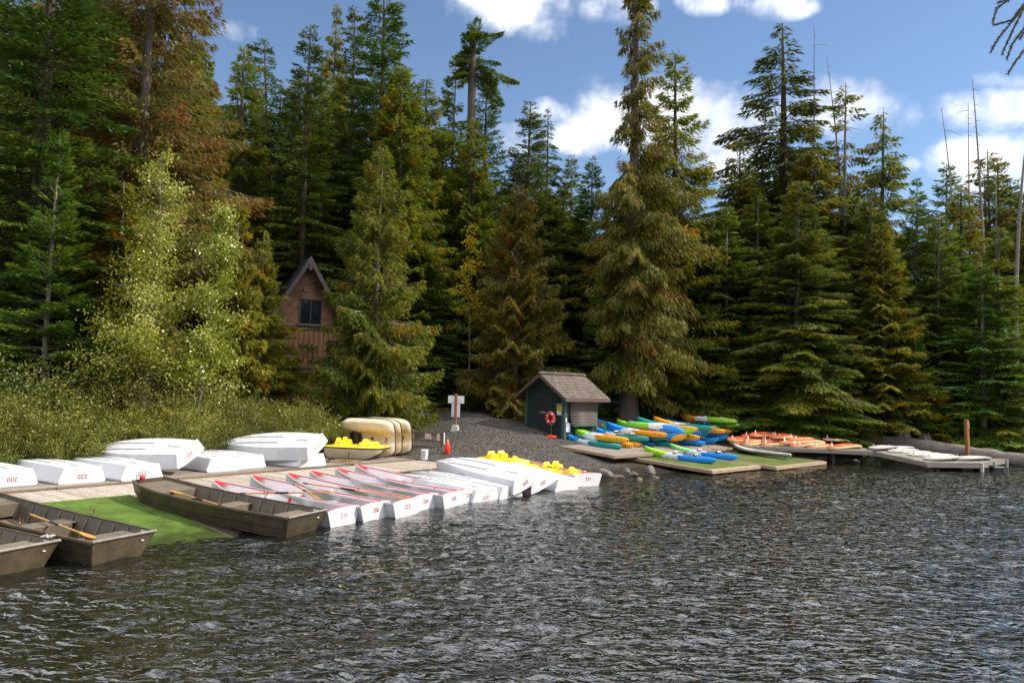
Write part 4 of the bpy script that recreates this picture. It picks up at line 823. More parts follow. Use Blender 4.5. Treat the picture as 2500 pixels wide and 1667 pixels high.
def solve(px0, z0, far, px1, p0=0.0, pr=.1, yaw0=None, yr=.5, roll=0, wreg=300, pre=Matrix()):
    """stand a long thing on the point under px0 at height z0 so that its local point `far` is seen at px1; yaw free, pitch near p0"""
    org = U(px0[0], px0[1], z0); best = None
    y0, y1 = (yaw0 - yr, yaw0 + yr) if yaw0 is not None else (0, 2 * math.pi)
    for it in range(3):
        for yaw in np.linspace(y0, y1, 41):
            for p in np.linspace(p0 - pr, p0 + pr, 17):
                M = Matrix.Translation(org) @ Matrix.Rotation(yaw, 4, 'Z') @ Matrix.Rotation(-p, 4, 'Y') @ Matrix.Rotation(roll, 4, 'X') @ pre
                q = PJ(M @ Vector(far)); e = math.hypot(q[0] - px1[0], q[1] - px1[1]) + wreg * abs(p - p0) ** 1.5
                if best is None or e < best[0]: best = (e, yaw, p, M)
        d = (y1 - y0) / 20; y0, y1 = best[1] - d, best[1] + d
    return best[3]
BOWDIR = math.atan2(-DN.y, -DN.x)             # bows point inland
UP = [('215', (836, 1284), (519, 1171), 'red-trimmed white rowboat 215, nearest of the upright row'), ('206', (914, 1270), (613, 1158), 'red-trimmed white rowboat 206, second of the upright row'), ('223', (991, 1261), (700, 1155), 'red-trimmed white rowboat 223 with a long oar inside'),
      ('204', (1036, 1247), (757, 1147), 'red-trimmed white rowboat 204 with a higher-set transom'), ('205', (1105, 1239), (820, 1143), 'red-trimmed white rowboat 205, fifth of the upright row'), ('224', (1141, 1230), (869, 1133), 'red-trimmed white rowboat 224, last upright before the capsized ones')]
ROW = {}
for num, a, b, lab in UP:
    o = rowboat(lab, num, group='upright rowboats on the ramp'); M = solve(a, -.03, (BL, 0, .70), b, .075, .07, BOWDIR, .45); pose(o, M); ROW[num] = (o, M)
o = rowboat('white rowboat 221 lying far right beside yellow pedal boat', '221', group='upright rowboats on the ramp'); M = solve((1435, 1187), .0, (BL, 0, .70), (1270, 1128), .05, .06, BOWDIR, .3); pose(o, M); ROW['221'] = (o, M)
INV = Matrix.Translation((0, 0, .46)) @ Matrix.Rotation(math.pi, 4, 'X')
# capsized on the ramp: (number, px under transom, z, bow px, roll, label)
for num, a, z, b, rl, p0, lab in [('217', (1184, 1228), -.06, (945, 1137), 0, .045, 'capsized white rowboat 217 next to upright boat 224'), ('212', (1246, 1219), -.06, (1003, 1131), 0, .045, 'capsized white rowboat 212 with its transom in the water'),
                              ('203', (1326, 1190), .20, (1130, 1112), -.30, .03, 'capsized white rowboat 203 tilted behind boat 209'), ('209', (1284, 1190), .30, (1066, 1103), -.34, .03, 'capsized white rowboat 209 tilted on top of its neighbours'),
                              (None, (1382, 1199), -.04, (1205, 1114), 0, .05, 'capsized white rowboat immediately left of upright boat 221')]:
    o = rowboat(lab, num, True, 'capsized rowboats on the ramp'); pose(o, solve(a, z, (BL, 0, -.12), b, p0, .06, BOWDIR + .03, .14, rl, pre=INV))
for num, a, z, b, rl, lab in [('200', (28, 1187), ZD, None, 0, 'capsized white rowboat 200 at the left edge of the dock'), ('220', (199, 1179), ZD, None, 0, 'capsized white rowboat 220 second from the left edge'), ('210', (346, 1171), ZD, None, 0, 'capsized white rowboat behind the bow of the largest olive boat'),
                              (None, (345, 1153), ZD, None, 0, 'capsized white rowboat wedged under boat 202'), ('202', (466, 1121), ZD + .46, (200, 1112), -.45, 'capsized white rowboat 202 propped tilted on the others'), (None, (546, 1150), ZD, None, 0, 'capsized white rowboat right under the transom of boat 202'),
                              (None, (609, 1143), ZD, None, 0, 'capsized white rowboat between boat 202 and boat 214'), (None, (761, 1139), ZD, None, 0, 'capsized white rowboat lying under boat 214'), ('214', (776, 1101), ZD + .56, (530, 1076), -.50, 'capsized white rowboat 214 leaning on top of another')]:
    o = rowboat(lab, num, True, 'capsized rowboats on the dock')
    if b: M = solve(a, z, (BL, 0, -.1), b, .02, .06, BOWDIR + .1, .2, rl, pre=INV)
    else: M = Matrix.Translation(U(a[0], a[1], z)) @ Matrix.Rotation(BOWDIR + .02 * math.sin(a[0]), 4, 'Z') @ INV
    pose(o, M)
# ---- flat olive boats
JL = 4.9
JB = dict(wt=[.74, .77, .79, .78, .74, .66, .50], wb=[.56, .58, .60, .60, .57, .50, .38], zb=[0, 0, 0, .0, .05, .16, .36], zs=[.52, .52, .52, .54, .58, .64, .70])
def jb(u, k): return float(np.interp(u, [0, .2, .4, .6, .8, .92, 1], JB[k]))
def jonboat(label, deco=True):
    o = empty('flat_boat', (0, 0, 0), 0, label, 'flat boat', 'olive flat-bottomed boats'); th = .02
    US = [0, .1, .2, .3, .4, .5, .6, .7, .76, .82, .87, .92, .96, 1.0]; rings = []
    for u in US:
        x = u * JL; wt, wb, zb, zs = jb(u, 'wt'), jb(u, 'wb'), jb(u, 'zb'), jb(u, 'zs'); mz = zb + (zs - zb) * .45; mw = wb + (wt - wb) * .45
        rings.append([(x, wt, zs), (x, mw + .018, mz + .01), (x, mw, mz - .01), (x, wb, zb), (x, 0, zb), (x, -wb, zb), (x, -mw, mz - .01), (x, -mw - .018, mz + .01), (x, -wt, zs), (x, -wt + th, zs), (x, -wb + th, zb + th), (x, 0, zb + th), (x, wb - th, zb + th), (x, wt - th, zs)])
    mb = MB(); mb.loft(rings); mb.build('hull', [M_OLIVE], o, autosmooth=.2)
    # raked transom and square bow panels
    mb = MB(); a = [(-.16, .735, .52), (-.16, -.735, .52), (.0, -.56, 0), (.0, .56, 0)]; b = [(p[0] + .03, p[1], p[2]) for p in a]; mb.loft([a, b]); 
    for sd in (1, -1): mb.loft([[(-.16, sd * .735, .52), (.03, sd * .74, .52), (.03, sd * .56, 0), (.0, sd * .56, 0)], [(-.16, sd * .715, .52), (.03, sd * .72, .52), (.03, sd * .54, 0), (.0, sd * .54, 0)]])
    mb.build('transom', M_OLIVE, o, bevel=.003)
    mb = MB(); zs, zb = jb(1, 'zs'), jb(1, 'zb'); mb.loft([[(JL, .5, zs), (JL, -.5, zs), (JL - .01, -.38, zb), (JL - .01, .38, zb)], [(JL + .03, .5, zs), (JL + .03, -.5, zs), (JL + .02, -.38, zb), (JL + .02, .38, zb)]]); mb.build('bow_plate', M_OLIVE, o)
    for sd in (1, -1):
        r = []
        for u in [-.033] + US:
            x = u * JL; wt, zs = jb(max(u, 0), 'wt'), jb(max(u, 0), 'zs'); r.append([(x, sd * (wt + .025), zs + .012), (x, sd * (wt + .025), zs - .035), (x, sd * (wt - .03), zs - .012), (x, sd * (wt - .03), zs + .014)])
        mb = MB(); mb.loft(r); mb.build('gunwale', M_OLIVE, o)
        # inner ribs
        for u in np.arange(.12, .9, .085):
            wt = jb(u, 'wt') - .022; wb = jb(u, 'wb') - .022; zs = jb(u, 'zs') - .04; zb = jb(u, 'zb') + .03; x = u * JL
            mb = MB(); mb.loft([[(x - .02, sd * wb, zb), (x + .02, sd * wb, zb), (x + .02, sd * (wb - .03), zb), (x - .02, sd * (wb - .03), zb)], [(x - .02, sd * wt, zs), (x + .02, sd * wt, zs), (x + .02, sd * (wt - .03), zs), (x - .02, sd * (wt - .03), zs)]]); mb.build('rib', M_OLIVE2, o)
    mb = MB(); mb.tube([(-.165, -.735, .53), (-.165, .735, .53)], .028, 8); mb.build('transom_rail', M_RUB, o)
    for u, w, z in ((.085, .5, .40), (.47, .42, .36)):
        hw = jb(u, 'wb') + (jb(u, 'wt') - jb(u, 'wb')) * .7 - .03; mb = MB(); mb.box((u * JL, 0, z), (w, hw * 2, .03)); mb.box((u * JL - w / 2 + .02, 0, z / 2), (.03, hw * 1.75, z - .04)); mb.box((u * JL + w / 2 - .02, 0, z / 2), (.03, hw * 1.75, z - .04)); mb.build('bench', M_OLIVE2, o, bevel=.006)
    mb = MB(); x0, x1 = .80 * JL, .985 * JL; w0, w1 = jb(.80, 'wt') - .05, jb(.985, 'wt') - .04; z0, z1 = jb(.8, 'zs') - .07, jb(.985, 'zs') - .07
    mb.loft([[(x0, w0, z0), (x0, -w0, z0), (x1, -w1, z1), (x1, w1, z1)], [(x0, w0, z0 - .03), (x0, -w0, z0 - .03), (x1, -w1, z1 - .03), (x1, w1, z1 - .03)]]); mb.box((x0 + .015, 0, z0 - .15), (.03, w0 * 1.9, .24)); mb.build('foredeck', M_OLIVE2, o)
    for sd in (1, -1):
        x = .36 * JL; w = jb(.36, 'wt'); z = jb(.36, 'zs'); mb = MB(); mb.tube([(x, sd * w, z - .02), (x, sd * w, z + .06)], .016, 6); mb.tube([(x - .05, sd * w, z + .18), (x - .045, sd * w, z + .10), (x, sd * w, z + .06), (x + .045, sd * w, z + .10), (x + .05, sd * w, z + .18)], .013, 6); mb.build('rowlock', M_BRASS, o)
    mb = MB(); mb.box((.12, -.705, .44), (.2, .006, .11)); mb.build('sticker', M_PAPER, o)
    # capacity lettering on the transom
    dec = Matrix.Translation((-.117, -.47, .42)) @ Matrix(((0, .294, -.956, 0), (-1, 0, 0, 0), (0, .956, .294, 0), (0, 0, 0, 1))); mb = MB()
    for (x_, y_, w_, h_) in ((-.06, .0, .16, .04), (.08, .008, .08, .035), (-.03, -.06, .09, .035)): mb.box((x_, y_, .0), (w_, h_, .01))
    q = mb.build('worn_decal', mat('worn_grey_decal', (.42, .41, .38), .6, .2, 30), o); q.matrix_local = dec @ Matrix.Scale(.75, 4)
    return o
def oar(name, label, a, b, blade_at_b=True, col=None, black=True, L=None):
    a, b = Vector(a), Vector(b); d = (b - a); L = d.length; o = empty(name, a, 0, label, 'oar'); o.matrix_world = frame_mat(a, d); o.rotation_euler = o.matrix_world.to_euler(); o.location = a
    mb = MB(); mb.tube([(0, 0, 0), (.12, 0, 0), (.14, 0, 0), (L - .55, 0, 0)], [.017, .019, .024, .021], 8); mb.build('shaft', M_OAR, o, autosmooth=.6)
    mb = MB(); r = []
    for t, w, h in ((0, .02, .02), (.12, .045, .012), (.35, .07, .008), (.52, .062, .007), (.56, .03, .006)): r.append([(L - .56 + t, w, h), (L - .56 + t, -w, h), (L - .56 + t, -w, -h), (L - .56 + t, w, -h)])
    mb.loft(r); mb.build('blade', col or M_OAR, o, autosmooth=.5)
    if black: mb = MB(); mb.tube([(L * .36, 0, 0), (L * .50, 0, 0)], .028, 8); mb.build('grip_sleeve', M_BLK, o); mb = MB(); mb.tube([(-.02, 0, 0), (.13, 0, 0)], .023, 8); mb.build('handle_grip', M_BLK, o)
    return o
j = jonboat('olive flat-bottomed boat, the largest, right of the turf carpet'); MJ = solve((734, 1306), -.05, (JL, 0, .70), (363, 1166), .07, .07, BOWDIR, .4); pose(j, MJ)
YJ = MJ.to_euler().z
q = link('hull_lettering', text_mesh('G3', .17, M_RUB), None, j); q.matrix_local = Matrix(((-1, 0, 0, .95), (0, .5, 1, 0), (0, 1, 0, 0), (0, 0, 0, 1))) if False else Matrix.Translation((.95, jb(.19, 'wb') + .165, .36)) @ Matrix(((-1, 0, 0, 0), (0, .38, .925, 0), (0, .925, -.38, 0), (0, 0, 0, 1)))
j2 = jonboat('olive flat-bottomed boat with yellow oar, left of the turf carpet'); M2 = Matrix.Translation(U(285, 1372, -.05)) @ Matrix.Rotation(YJ - .02, 4, 'Z') @ Matrix.Rotation(-.06, 4, 'Y'); pose(j2, M2)
br = U(104, 1389, -.05); M3 = Matrix.Translation(br) @ Matrix.Rotation(YJ + .02, 4, 'Z') @ Matrix.Rotation(-.05, 4, 'Y') @ Matrix.Translation((0, .56, 0)); j3 = jonboat('olive flat-bottomed boat cut off by the left picture edge'); pose(j3, M3)
def inb(M, *p): return M @ Vector(p)
oar('oar', 'yellow oar with black sleeve lying in the left olive boat', inb(M2, 3.1, -.30, .45), inb(M2, .35, .28, .46))
oar('oar', 'dark-sleeved oar lying in the largest olive boat', inb(MJ, 2.15, .30, .42), inb(MJ, 4.0, .12, .52))
m15 = ROW['215'][1]; m06 = ROW['206'][1]; m23 = ROW['223'][1]
oar('oar', 'yellow-bladed oar lying across boats 215 and 206', inb(m15, 3.05, .35, .52), inb(m15, .9, -.85, .66), black=True)
oar('oar', 'oar pointing up out of boat 206 beside its red knee', inb(m06, 3.0, -.2, .58), inb(m06, 1.3, .55, .40))
oar('oar', 'long oar lying along the inside of boat 223', inb(m23, 3.3, .45, .56), inb(m23, .25, -.40, .44))
oar('oar', 'oar resting in boat 221', inb(ROW['221'][1], 3.2, .30, .62), inb(ROW['221'][1], 1.0, -.2, .42))
# rope and red float on the olive boats
c = inb(M3, .02, -.62, .56); mb = MB(); rr_ = random.Random(3); pts = [c + Vector((.11 * math.sin(i * 1.3) * rr_.uniform(.5, 1), .14 * math.cos(i * 1.9) * rr_.uniform(.5, 1), .02 + .035 * math.sin(i * .9) ** 2)) for i in range(26)]; mb.tube(pts, .011, 6); tag(mb.build('rope', mat('grey_rope', (.36, .35, .33), .8, .15), None, autosmooth=1), 'pale rope bunched on the corner of the leftmost olive boat', 'rope')
c = inb(MJ, JL - .1, .30, .76); bm = bmesh.new(); bmesh.ops.create_uvsphere(bm, u_segments=14, v_segments=10, radius=.075); me = bpy.data.meshes.new('float_ball'); bm.to_mesh(me); bm.free(); me.polygons.foreach_set('use_smooth', [True] * len(me.polygons)); o = link('mooring_float', None); COL.objects.unlink(o); bpy.data.objects.remove(o)
o = empty('mooring_float', c, 0, 'small red float on the bow of the largest olive boat', 'float'); link('ball', me, M_RED, o); mb = MB(); mb.tube([(-.05, .02, -.05), (-.16, .05, -.06), (-.2, .12, .06)], .012, 6); mb.build('cord', M_BLK, o)
# ------------------------------------------------------------------ kayak landing
E2 = Vector((.70, .714, 0)).normalized(); N2 = Vector((E2.y, -E2.x, 0))
def platform(name, label, corner, along, inland, slope, zf, turf=None, boards=True, frame=W_NEW, inset=.22, thick=.14):
    """corner: (x, y) of the water-side left corner; z = zf at the water edge, rising inland"""
    o = empty(name, (corner[0], corner[1], 0), 0, label, 'platform'); C = Vector((corner[0], corner[1], zf)); I = (-N2 + Vector((0, 0, slope))).normalized(); nz = E2.cross(I).normalized()
    if nz.z < 0: nz = -nz
    def M(a, b, dz=0): return frame_mat(C + E2 * a + I * b + nz * dz, E2 if True else I, nz)
    n = max(1, int(round(inland / .19))); w = inland / n
    for i in range(n):
        k = 0; s = 0
        while s < along - .01:
            L = min(3.66, along - s); child('plank', plank_mesh(round(L - .01, 2), w - .012, .035, W_GREY if not turf else W_BROWN), None, o, M(s + L / 2, (i + .5) * w, -.018 + rdk.uniform(-.003, .003))); s += L
    for (a, b, L, ang) in ((along / 2, -.03, along, 0), (along / 2, inland + .03, along, 0)):
        child('edge_beam', plank_mesh(round(L, 2), .05, thick, frame), None, o, M(a, b, -thick / 2 + .006))
    for a in (-.028, along + .028):
        Mx = frame_mat(C + E2 * a + I * (inland / 2) + nz * (-thick / 2 + .006), I, nz); child('edge_beam', plank_mesh(round(inland + .1, 2), .05, thick, frame), None, o, Mx)
    for a in np.linspace(.5, along - .5, 4):
        for b in (.5, inland - .5):
            p = C + E2 * a + I * b; g = min(gz(p.x, p.y), p.z - .2); child('support', MB().box((0, 0, 0), (.14, .14, p.z - .08 - g + .15)).mesh('support', W_DARK), None, o, Matrix.Translation((p.x, p.y, (p.z - .08 + g - .15) / 2)))
    if turf:
        me = MB().box((0, 0, 0), (along - inset * 2, inland - inset * 1.6, .014)).mesh('turf', turf); child('turf', me, None, o, M(along / 2, inland / 2 + .04, .010))
        # timber rim laid on top of the deck round the carpet
        for a, L, b in ((along / 2, along, inset / 2 - .02), (along / 2, along, inland - inset / 2 + .02)): child('rim_board', plank_mesh(round(L, 2), inset - .03, .02, frame), None, o, M(a, b, .012))
        for a in (inset / 2 - .02, along - inset / 2 + .02):
            child('rim_board', plank_mesh(round(inland - inset * 2 - .02, 2), inset - .03, .02, frame), None, o, frame_mat(C + E2 * a + I * (inland / 2) + nz * .0125, I, nz))
    return o
P1 = U(1500, 1112, .62); platform('kayak_platform', 'weathered plank platform stacked with kayaks beside the hut', (P1.x, P1.y), 10.6, 4.7, .07, .62)
P2 = U(1738, 1149, .2); platform('turf_platform', 'turf-covered landing with two kayaks lying on it', (P2.x, P2.y), 4.3, 4.6, .055, .2, M_TURF2)
P3 = U(1894, 1140, .16); platform('turf_platform', 'turf-covered landing with a single white paddle board', (P3.x, P3.y), 5.6, 4.6, .05, .16, M_TURF2)
# ---- kayaks
KC = {'green': (.26, .55, .03), 'lgreen': (.22, .55, .20), 'yellow': (.80, .36, .015), 'orange': (.86, .30, .02), 'blue': (.012, .24, .66), 'navy': (.02, .16, .50), 'teal': (.008, .26, .25), 'white': (.70, .72, .74)}
KM = {}
def kayak_mat(a, b):
    if (a, b) in KM: return KM[(a, b)]
    m = bpy.data.materials.new('kayak_plastic_%s_%s' % (a, b)); m.use_nodes = True; nt = m.node_tree; N = nt.nodes; Lk = nt.links; p = N['Principled BSDF']; p.inputs['Roughness'].default_value = .38
    tc = N.new('ShaderNodeTexCoord'); sx = N.new('ShaderNodeSeparateXYZ'); Lk.new(tc.outputs['Object'], sx.inputs[0])
    no = N.new('ShaderNodeTexNoise'); no.inputs['Scale'].default_value = 5; no.inputs['Detail'].default_value = 4; Lk.new(tc.outputs['Object'], no.inputs['Vector'])
    ma = N.new('ShaderNodeMath'); ma.operation = 'MULTIPLY_ADD'; ma.inputs[1].default_value = .16; Lk.new(no.outputs['Fac'], ma.inputs[0])
    dv = N.new('ShaderNodeMath'); dv.operation = 'MULTIPLY_ADD'; dv.inputs[1].default_value = 1 / KL; dv.inputs[2].default_value = -.08; Lk.new(sx.outputs[0], dv.inputs[0]); Lk.new(dv.outputs[0], ma.inputs[2])
    cr = N.new('ShaderNodeValToRGB'); e = cr.color_ramp.elements; e[0].position = 0; e[0].color = (*KC[a], 1); e[1].position = .455; e[1].color = (*KC[a], 1)
    for q, c in ((.47, 'white'), (.655, 'white'), (.67, b)): x = e.new(q); x.color = (*KC[c], 1)
    Lk.new(ma.outputs[0], cr.inputs[0])
    sc = N.new('ShaderNodeTexNoise'); sc.inputs['Scale'].default_value = 7; sc.inputs['Detail'].default_value = 8; Lk.new(tc.outputs['Object'], sc.inputs['Vector'])
    mr = N.new('ShaderNodeMapRange'); mr.inputs[1].default_value = .3; mr.inputs[2].default_value = .7; mr.inputs[3].default_value = .72; mr.inputs[4].default_value = 1.05; Lk.new(sc.outputs['Fac'], mr.inputs[0])
    hs = N.new('ShaderNodeHueSaturation'); Lk.new(mr.outputs[0], hs.inputs['Value']); Lk.new(cr.outputs[0], hs.inputs['Color']); Lk.new(hs.outputs[0], p.inputs['Base Color'])
    KM[(a, b)] = m; return m
KL = 3.65
def kayak_mesh():
    us = [0, .03, .07, .13, .2, .28, .36, .44, .5, .56, .64, .72, .79, .85, .9, .94, .975, 1]
    T_ = lambda u, a: float(np.interp(u, [0, .05, .15, .3, .5, .7, .85, .95, 1], a)); rings = []
    for u in us:
        w = T_(u, [.13, .24, .35, .415, .43, .40, .285, .125, .02]); zb = T_(u, [.13, .06, .015, 0, 0, .0, .05, .16, .33]); zt = T_(u, [.28, .30, .31, .295, .285, .305, .37, .45, .50]); dp = T_(u, [.0, -.02, -.015, .13, .15, .12, -.02, -.02, 0])
        x = u * KL; h = zt - zb; half = [(0, zb), (w * .55, zb + .005 * h), (w * .85, zb + .12 * h), (w * .99, zb + .5 * h), (w, zb + .72 * h), (w * .94, zt), (w * .78, zt + .005), (w * .62, zt - dp * .75), (w * .3, zt - dp * 1.0)]
        if dp > .1 and 0.24 < u < .75:                     # seat and foot wells
            k = .5 + .5 * math.cos((u - .38) / .12 * math.pi) if .26 < u < .5 else 0; half[7] = (half[7][0], half[7][1] - .02 * k)
        ring = [(x, y, z) for y, z in half] + [(x, 0, half[-1][1])] + [(x, -y, z) for y, z in reversed(half[1:])]
        rings.append(ring)
    mb = MB(); mb.loft(rings); return mb.mesh('hull', [M_BLK], autosmooth=.7)
KMESH = kayak_mesh()
def kayak_parts():
    D = []
    for x in (.30 * KL, .58 * KL):
        mb = MB(); mb.loft([[(x - .02, -.22, .17), (x - .02, .22, .17), (x + .03, .22, .17), (x + .03, -.22, .17)], [(x - .16, -.20, .36), (x - .16, .20, .36), (x - .11, .20, .38), (x - .11, -.20, .38)]]); mb.box((x + .18, 0, .16), (.34, .42, .03)); D.append(('seat', mb.mesh('seat', M_BLK, bevel=.01)))
        mb = MB(); mb.tube([(x - .14, -.17, .37), (x - .15, 0, .385), (x - .14, .17, .37)], .035, 8); D.append(('seat_roll', mb.mesh('seat_roll', M_PAPER, autosmooth=1)))
    mb = MB(); mb.tube([(.96 * KL, -.03, .46), (.955 * KL, 0, .50), (.96 * KL, .03, .46)], .01, 6); D.append(('handle', mb.mesh('handle', M_BLK)))
    mb = MB(); mb.box((-.004, 0, .2), (.03, .12, .08)); D.append(('stern_recess', mb.mesh('stern_recess', M_BLK, bevel=.01)))
    for sd in (1, -1):
        mb = MB(); mb.tube([(.12 * KL, sd * .300, .24), (.12 * KL, sd * .318, .24)], .028, 10); D.append(('side_plug', mb.mesh('side_plug', M_BLK)))
        mb = MB(); r = []
        mb.tube([(.38 * KL, sd * .412, .20), (.44 * KL, sd * .424, .205), (.50 * KL, sd * .41, .20)], .010, 6); D.append(('side_handle', mb.mesh('side_handle', M_BLK)))
    return D
KP = kayak_parts()
def kayak(a, b, label, seats=True):
    o = empty('kayak', (0, 0, 0), 0, label, 'kayak', 'rental kayaks')
    me = KM.get(('mesh', a, b))
    if me is None: me = KMESH.copy(); me.materials.clear(); me.materials.append(kayak_mat(a, b)); KM[('mesh', a, b)] = me
    link('hull', me, None, o)
    for n_, q in KP:
        if n_.startswith('seat') and not seats: continue
        link(n_, q, None, o)
    return o
YK = math.atan2(-N2.y, -N2.x)
def kput(a, b, px, z, label, flip=False, yaw=0, roll=0, inv=False, seats=True, pitch=.066):
    o = kayak(a, b, label, seats); M = Matrix.Translation(U(px[0], px[1], z)) @ Matrix.Rotation(YK + yaw, 4, 'Z') @ Matrix.Rotation(-pitch, 4, 'Y')
    if flip: M = M @ Matrix.Translation((KL, 0, 0)) @ Matrix.Rotation(math.pi, 4, 'Z')
    M = M @ Matrix.Rotation(roll, 4, 'X')
    if inv: M = M @ Matrix.Translation((0, 0, .30)) @ Matrix.Rotation(math.pi, 4, 'X')
    pose(o, M); return o
Z1 = .645
for a, b, px, fl, lab in [('teal', 'blue', (1514, 1101), 0, 'teal white and blue kayak nearest on the plank platform, bottom layer'), ('orange', 'green', (1541, 1098), 0, 'orange-sterned kayak second in the bottom layer'), ('yellow', 'green', (1564, 1096), 0, 'yellow-sterned kayak third in the bottom layer'), ('blue', 'green', (1594, 1094), 0, 'blue-sterned kayak fourth in the bottom layer'), ('teal', 'navy', (1606, 1091), 1, 'kayak with dark blue bow to the water, bottom layer'),
                          ('teal', 'blue', (1640, 1094), 0, 'teal-sterned kayak in the middle of the bottom layer'), ('yellow', 'green', (1667, 1090), 0, 'small-showing yellow stern right of middle, bottom layer'), ('teal', 'blue', (1696, 1092), 1, 'blue bow to the water right of the yellow stern'), ('blue', 'teal', (1719, 1092), 0, 'blue stern near the right end of bottom layer'), ('green', 'blue', (1753, 1089), 1, 'blue pointed bow near the right end of the bottom layer'), ('teal', 'blue', (1775, 1084), 1, 'last kayak of the bottom layer at the right')]:
    kput(a, b, px, Z1, lab, fl, .03 * math.sin(px[0]), seats=False)
for a, b, px, z, fl, yw, lab in [('yellow', 'green', (1531, 1085), .30, 0, 0, 'yellow white and lime kayak nearest in the second layer'), ('orange', 'blue', (1545, 1080), .28, 0, .05, 'orange stern just behind the nearest yellow kayak'), ('teal', 'blue', (1580, 1082), .30, 0, 0, 'teal kayak with black seats in the second layer'), ('teal', 'lgreen', (1598, 1075), .33, 0, .04, 'teal stern beside the black-seated teal kayak'), ('blue', 'teal', (1605, 1078), .30, 0, -.03, 'blue stern tucked under the big yellow kayak'),
                             ('blue', 'teal', (1628, 1082), .30, 1, .03, 'teal pointed bow in the middle of the second layer'), ('teal', 'blue', (1649, 1081), .30, 1, 0, 'blue pointed bow right of the teal one'), ('green', 'orange', (1673, 1083), .28, 1, .05, 'orange pointed bow in the second layer'), ('yellow', 'blue', (1705, 1078), .36, 0, 0, 'yellow stern right of middle, upper layer'), ('green', 'teal', (1730, 1072), .42, 1, 0, 'teal pointed bow right of the yellow stern'), ('teal', 'navy', (1768, 1073), .36, 1, .06, 'dark blue pointed bow at the right, second layer')]:
    kput(a, b, px, Z1 + z, lab, fl, yw, 0, seats=(a in ('teal',) and not fl))
for a, b, px, z, fl, yw, lab in [('yellow', 'green', (1641, 1063), .62, 0, .02, 'big yellow white and green kayak on the third layer'), ('yellow', 'blue', (1583, 1060), .55, 0, .05, 'yellow-sterned kayak with pale blue bow high at left'), ('blue', 'blue', (1673, 1067), .58, 0, 0, 'blue stern under the capsized lime kayak')]:
    kput(a, b, px, Z1 + z, lab, fl, yw, 0)
kput('green', 'blue', (1674, 1055), Z1 + .86, 'capsized lime white and blue kayak on the top layer', 1, .10, 0, True, False, .04)
kput('teal', 'blue', (1757, 1052), Z1 + .72, 'blue white and teal kayak on the top layer at right', 0, .02, 0, False, True, .05)
kput('green', 'orange', (1799, 1038), Z1 + 1.1, 'topmost orange white and green kayak', 0, .12, .3, False, True, .02)
kput('green', 'yellow', (1806, 1047), Z1 + .85, 'lime kayak right under the topmost one', 0, .12, .0, False, False, .02)
kput('green', 'yellow', (1803, 1058), Z1 + .55, 'lime green kayak third from the top at right', 0, .10, .0, False, False, .03)
kput('teal', 'blue', (1823, 1051), Z1 + .75, 'teal stern sticking out farthest right', 0, .05, .0, False, False, .03)
kput('teal', 'green', (1780, 1072), Z1 + .25, 'shaded teal kayak at the right end of the pile', 0, .05, .0, False, False)
for a, b, px, z, fl, yw, lab in [('orange', 'green', (1690, 1070), .55, 1, .05, 'lime bow wedged in the middle of the third layer'), ('blue', 'green', (1715, 1064), .60, 0, .02, 'blue-sterned kayak behind the yellow stern, third layer'), ('teal', 'yellow', (1745, 1062), .62, 1, .04, 'yellow bow in the third layer at right'), ('orange', 'yellow', (1785, 1062), .50, 0, .06, 'orange stern below the lime kayaks at right')]:
    kput(a, b, px, Z1 + z, lab, fl, yw, 0, seats=False)
for a, b, px, z, fl, yw, lab in [('yellow', 'teal', (1700, 1058), .80, 0, .05, 'yellow-sterned kayak high in the middle of the pile'), ('teal', 'orange', (1736, 1056), .80, 0, .03, 'teal-sterned kayak high right of the middle'), ('yellow', 'green', (1768, 1062), .62, 0, .08, 'yellow stern under the blue and teal top kayak'), ('orange', 'blue', (1624, 1072), .52, 0, .06, 'orange-sterned kayak left of the big yellow one')]:
    kput(a, b, px, Z1 + z, lab, fl, yw, 0, seats=False)
kput('blue', 'green', (1746, 1135), .245, 'lime white and blue kayak lying on the turf landing, nearer one', 0, .16, 0, pitch=.05); kput('blue', 'lgreen', (1799, 1127), .26, 'pale green white and blue kayak lying on the turf landing, farther one', 0, .10, 0, pitch=.05)
a = U(1715, 1085, .9); b = U(1772, 1106, .6); oar('paddle', 'dark paddle lying over the farther turf kayak', a, b, black=False, col=M_BLK)
# ------------------------------------------------------------------ pier, gangway and float
def deck(name, label, quad, thick, m, along, w=.2, legs=None, cat='pier', fascia=None):
    """quad: four 3D corners a,b,c,d (a-b near edge, d-c far edge); planks run across from near to far"""
    a, b, c, d = [Vector(q) for q in quad]; o = empty(name, (a.x, a.y, 0), 0, label, cat); n = max(2, int((b - a).length / w))
    for i in range(n):
        p0 = a.lerp(b, (i + .5) / n); p1 = d.lerp(c, (i + .5) / n); me = plank_mesh(round((p1 - p0).length, 2), round((b - a).length / n - .014, 3), .04, m); child('plank', me, None, o, frame_mat((p0 + p1) / 2 - Vector((0, 0, .02 + rdk.uniform(0, .006))), p1 - p0, (b - a).cross(d - a)))
    F_ = fascia or W_GREY
    for p, q in ((a, b), (b, c), (c, d), (d, a)):
        child('fascia_board', plank_mesh(round((q - p).length, 2), .05, thick, F_), None, o, frame_mat((p + q) / 2 - Vector((0, 0, thick / 2 + .035)), q - p))
    for (s, t) in legs or ():
        p = a.lerp(b, s).lerp(d.lerp(c, s), t); me = MB().tube([(0, 0, 0), (0, 0, -p.z - 1.2)], .075, 8).mesh('pile', W_DARK); child('pile', me, None, o, Matrix.Translation(p - Vector((0, 0, .1))))
    return o
pa = U(1800, 1087, .78); pb = U(2132, 1101, .78); v = (pb - pa).normalized(); bk = Vector((-v.y, v.x, 0)) * 2.6
